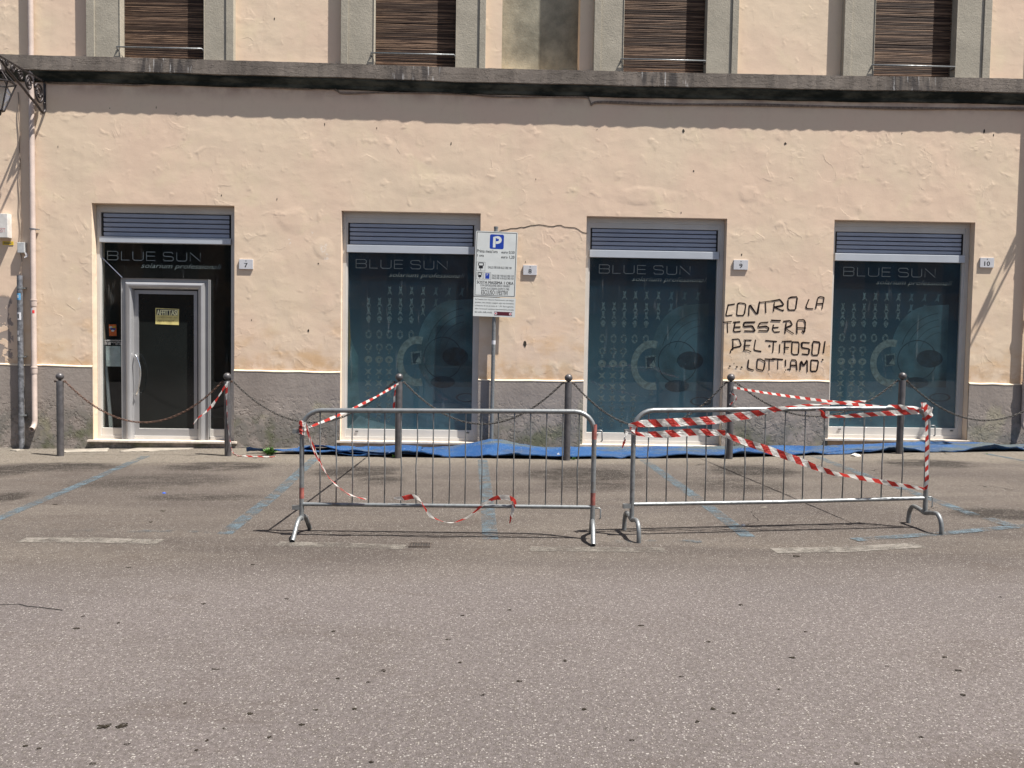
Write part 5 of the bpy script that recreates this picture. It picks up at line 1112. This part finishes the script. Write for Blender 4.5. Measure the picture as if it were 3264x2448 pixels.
# ================================================================== BLUE MAT
from mathutils import noise as mn
def nz(x, y, s_=1.0, o=0.0): return mn.noise(Vector((x*s_+o, y*s_, o)))
def matsheet(name, ua, ub, back, front, fr_lift, lump, lab, thick=.012, hb=.008, seed=0.0, parent=None, mat=None):
    xa, xb = G(ua, 1450).x, G(ub, 1450).x; n = int((xb-xa)/.05); r = 22; top = []; m = MB()
    for i in range(n+1):
        x = xa+(xb-xa)*i/n; t = i/n; yb_, yf = back(x, t), front(x, t)
        for j in range(r+1):
            s_ = j/r; y = yb_+(yf-yb_)*s_
            z = gz(x)+hb+.012*(nz(x, y, 2.2, seed)+.6)+.006*nz(x, y, 7, seed+3)
            lf = max(0, nz(x, 0, 1.3, seed+9)+.18)*fr_lift+max(0, nz(x, 0, 4.5, seed+5))*fr_lift*.3
            z += .012*(1-min(1, abs(nz(x, y*.55, 2.6, seed+20))*9))+.006*(1-min(1, abs(nz(x*.8, y, 5.2, seed+27))*8))
            z += lf*max(0, (s_-.72)/.28)**2+lump(x, s_)
            top.append((x, y, max(z, gz(x)+.004)))
    k = r+1; N_ = len(top); bot = [(p[0], p[1], p[2]-thick) for p in top]
    fs = [(i*k+j, i*k+j+1, (i+1)*k+j+1, (i+1)*k+j) for i in range(n) for j in range(r)]
    m.add(top+bot, fs+[tuple(N_+q for q in f[::-1]) for f in fs]+[(i*k+r, N_+i*k+r, N_+(i+1)*k+r, (i+1)*k+r) for i in range(n)]+[(i*k, (i+1)*k, N_+(i+1)*k, N_+i*k) for i in range(n)]
          +[(j+1, j, N_+j, N_+j+1) for j in range(r)]+[(n*k+j, n*k+j+1, N_+n*k+j+1, N_+n*k+j) for j in range(r)])
    o = m.build(name, mat or M['matb'], smooth=50); return tag(o, lab, 'mat')
fy = lambda x: BG[0].y+.0
def fedge(x):
    xs_ = [p.x for p in BG]
    for i in range(6):
        if xs_[i] <= x <= xs_[i+1]: t = (x-xs_[i])/(xs_[i+1]-xs_[i]); return (BG[i].y*(1-t)+BG[i+1].y*t)+.07
    return BG[-1].y+.07 if x > xs_[-1] else BG[0].y+.07
lx = W(1568, 1415, -.2).x; lx4 = W(2960, 1410, -.3).x
def lump(x, s_):
    a = .12*math.exp(-((x-lx)/.42)**2)*max(0, 1-s_*1.25)**.8
    b = .075*math.exp(-((x-lx4)/1.1)**2)*max(0, 1-s_*1.4)
    c = .02*(1+sin(x*1.7+.5))*max(0, 1-abs(s_-.4)*2.2)
    return a+b+c
x9 = G(1300, 1450).x
matsheet('floor_mat', 1085, 3560, lambda x, t: -.10-.03*sin(x*1.3), lambda x, t: fedge(x)+.03*nz(x, 0, 1.1, 2), .13, lump, 'long rippled blue mat lying along the foot of the wall between the bollards')
xl0, xl1 = G(776, 1440).x, G(1320, 1440).x
matsheet('floor_mat', 776, 1240, lambda x, t: -.62+t*.42+.05*nz(x, 1, 4, 8), lambda x, t: fedge(x)+.20-.14*t+.06*nz(x, 1, 5, 3), .07, lambda x, s_: .02+.03*max(0, nz(x, s_, 3, 6)), 'crumpled left end of the blue mat beside the weed', seed=14, hb=.016)
matsheet('floor_mat', 935, 1120, lambda x, t: -.40+.1*sin(t*5), lambda x, t: fedge(x)+.33-.1*sin(t*3), .05, lambda x, s_: .045+.03*sin(x*7)*s_, 'torn flap of blue mat folded over near the left barrier', seed=31, hb=.02)
matsheet('floor_mat', 1075, 1340, lambda x, t: -.32-.1*t, lambda x, t: fedge(x)+.02+.14*abs(t-.5), .08, lambda x, s_: .05*math.exp(-((s_-.3)/.3)**2)*(1-.4*sin(x*6)), 'folded piece of blue mat below the left corner of the first shop window', seed=47, hb=.026)

# ================================================================== LITTER AND WEEDS
def weed(u, v, s_, n, lab):
    p = G(u, v); e = empty('weed', (p.x, p.y, gz(p.x)), lab, 'weed', 'small green weeds'); m = MB(); rs = random.Random(int(u))
    for k in range(n):
        a = rs.uniform(0, 2*pi); l = s_*rs.uniform(.5, 1); el = rs.uniform(.25, 1.3); d = Vector((cos(a)*cos(el), sin(a)*cos(el), sin(el))); sd = Vector((-sin(a), cos(a), 0))*l*.2; q = Vector((p.x+rs.uniform(-1, 1)*s_*.35, p.y+rs.uniform(-1, 1)*s_*.2, gz(p.x)+rs.uniform(0, s_*.25)))
        m.add([q, q+d*l*.5+sd, q+d*l-Vector((0, 0, l*.12)), q+d*l*.5-sd], [(0, 1, 2, 3)])
    tag(m.build('foliage', M['leaf'], e), kind='stuff')
weed(860, 1451, .13, 70, 'leafy weed growing at the front of the crumpled mat end'); weed(1256, 1460, .06, 24, 'small weed at the left of the bollard before the first window')
weed(1830, 1466, .05, 22, 'tiny weed beside the bollard right of the parking sign'); weed(1072, 1421, .06, 24, 'small dark weed at the left end of the first window sill'); weed(100, 1424, .05, 16, 'tiny weed at the wall foot between conduit and downpipe'); weed(3145, 1448, .03, 10, 'tiny tuft at the mat edge near the right side')
def scrap(u, v, rx, ry, rz, mat, lab, cat='litter'):
    p = G(u, v); m = MB(); rs = random.Random(int(u*3+v)); n, k = 10, 5; vs = []
    for j in range(k+1):
        for i in range(n):
            a = 2*pi*i/n; el = pi/2*j/k; f = rs.uniform(.7, 1.2); vs.append((p.x+rx*cos(a)*cos(el)*f, p.y+ry*sin(a)*cos(el)*f, gz(p.x)+.003+rz*sin(el)*rs.uniform(.6, 1.2)))
    m.add(vs, [(j*n+i, j*n+(i+1) % n, (j+1)*n+(i+1) % n, (j+1)*n+i) for j in range(k) for i in range(n)]); tag(m.build('litter', mat), lab, cat)
scrap(2727, 1454, .065, .05, .04, M['trash'], 'crumpled white plastic in front of the mat behind the right barrier')
scrap(2369, 1677, .022, .018, .015, M['trash'], 'small white scrap on the asphalt below the right barrier'); scrap(523, 1573, .02, .015, .008, M['trashb'], 'tiny bright blue scrap on the asphalt in front of the door')
scrap(2436, 1618, .035, .012, .005, M['slab'], 'pale flat scrap on the asphalt behind the right barrier'); scrap(852, 1458, .05, .02, .012, M['trash'], 'white paper scrap under the leafy weed')
scrap(1780, 1455, .02, .015, .045, M['trash'], 'white scrap lying on the blue mat left of a bollard')

# ================================================================== ACROSS THE STREET (seen in the panes)
yo = -23.0; ob = empty('opposite_building', (0, yo, 0), 'plain ochre building across the street, seen only as a reflection in the shop glass', 'building')
m = MB(); m.box((-30, yo-8, -.8), (30, yo, 6.6)); m.build('wall', M['opp'], ob)
for i in range(-7, 8):
    for (z0, z1) in ((.6, 2.9), (4.0, 5.7)):
        x = i*3.4; m = MB(); m.box((x-.6, yo-.05, z0), (x+.6, yo+.02, z1)); f = m.build('window', M['oppw'], ob)
        m = MB(); m.box((x-1.15, yo+.01, z0), (x-.62, yo+.05, z1)); m.box((x+.62, yo+.01, z0), (x+1.15, yo+.05, z1)); m.build('shutter', M['oppf'], f)
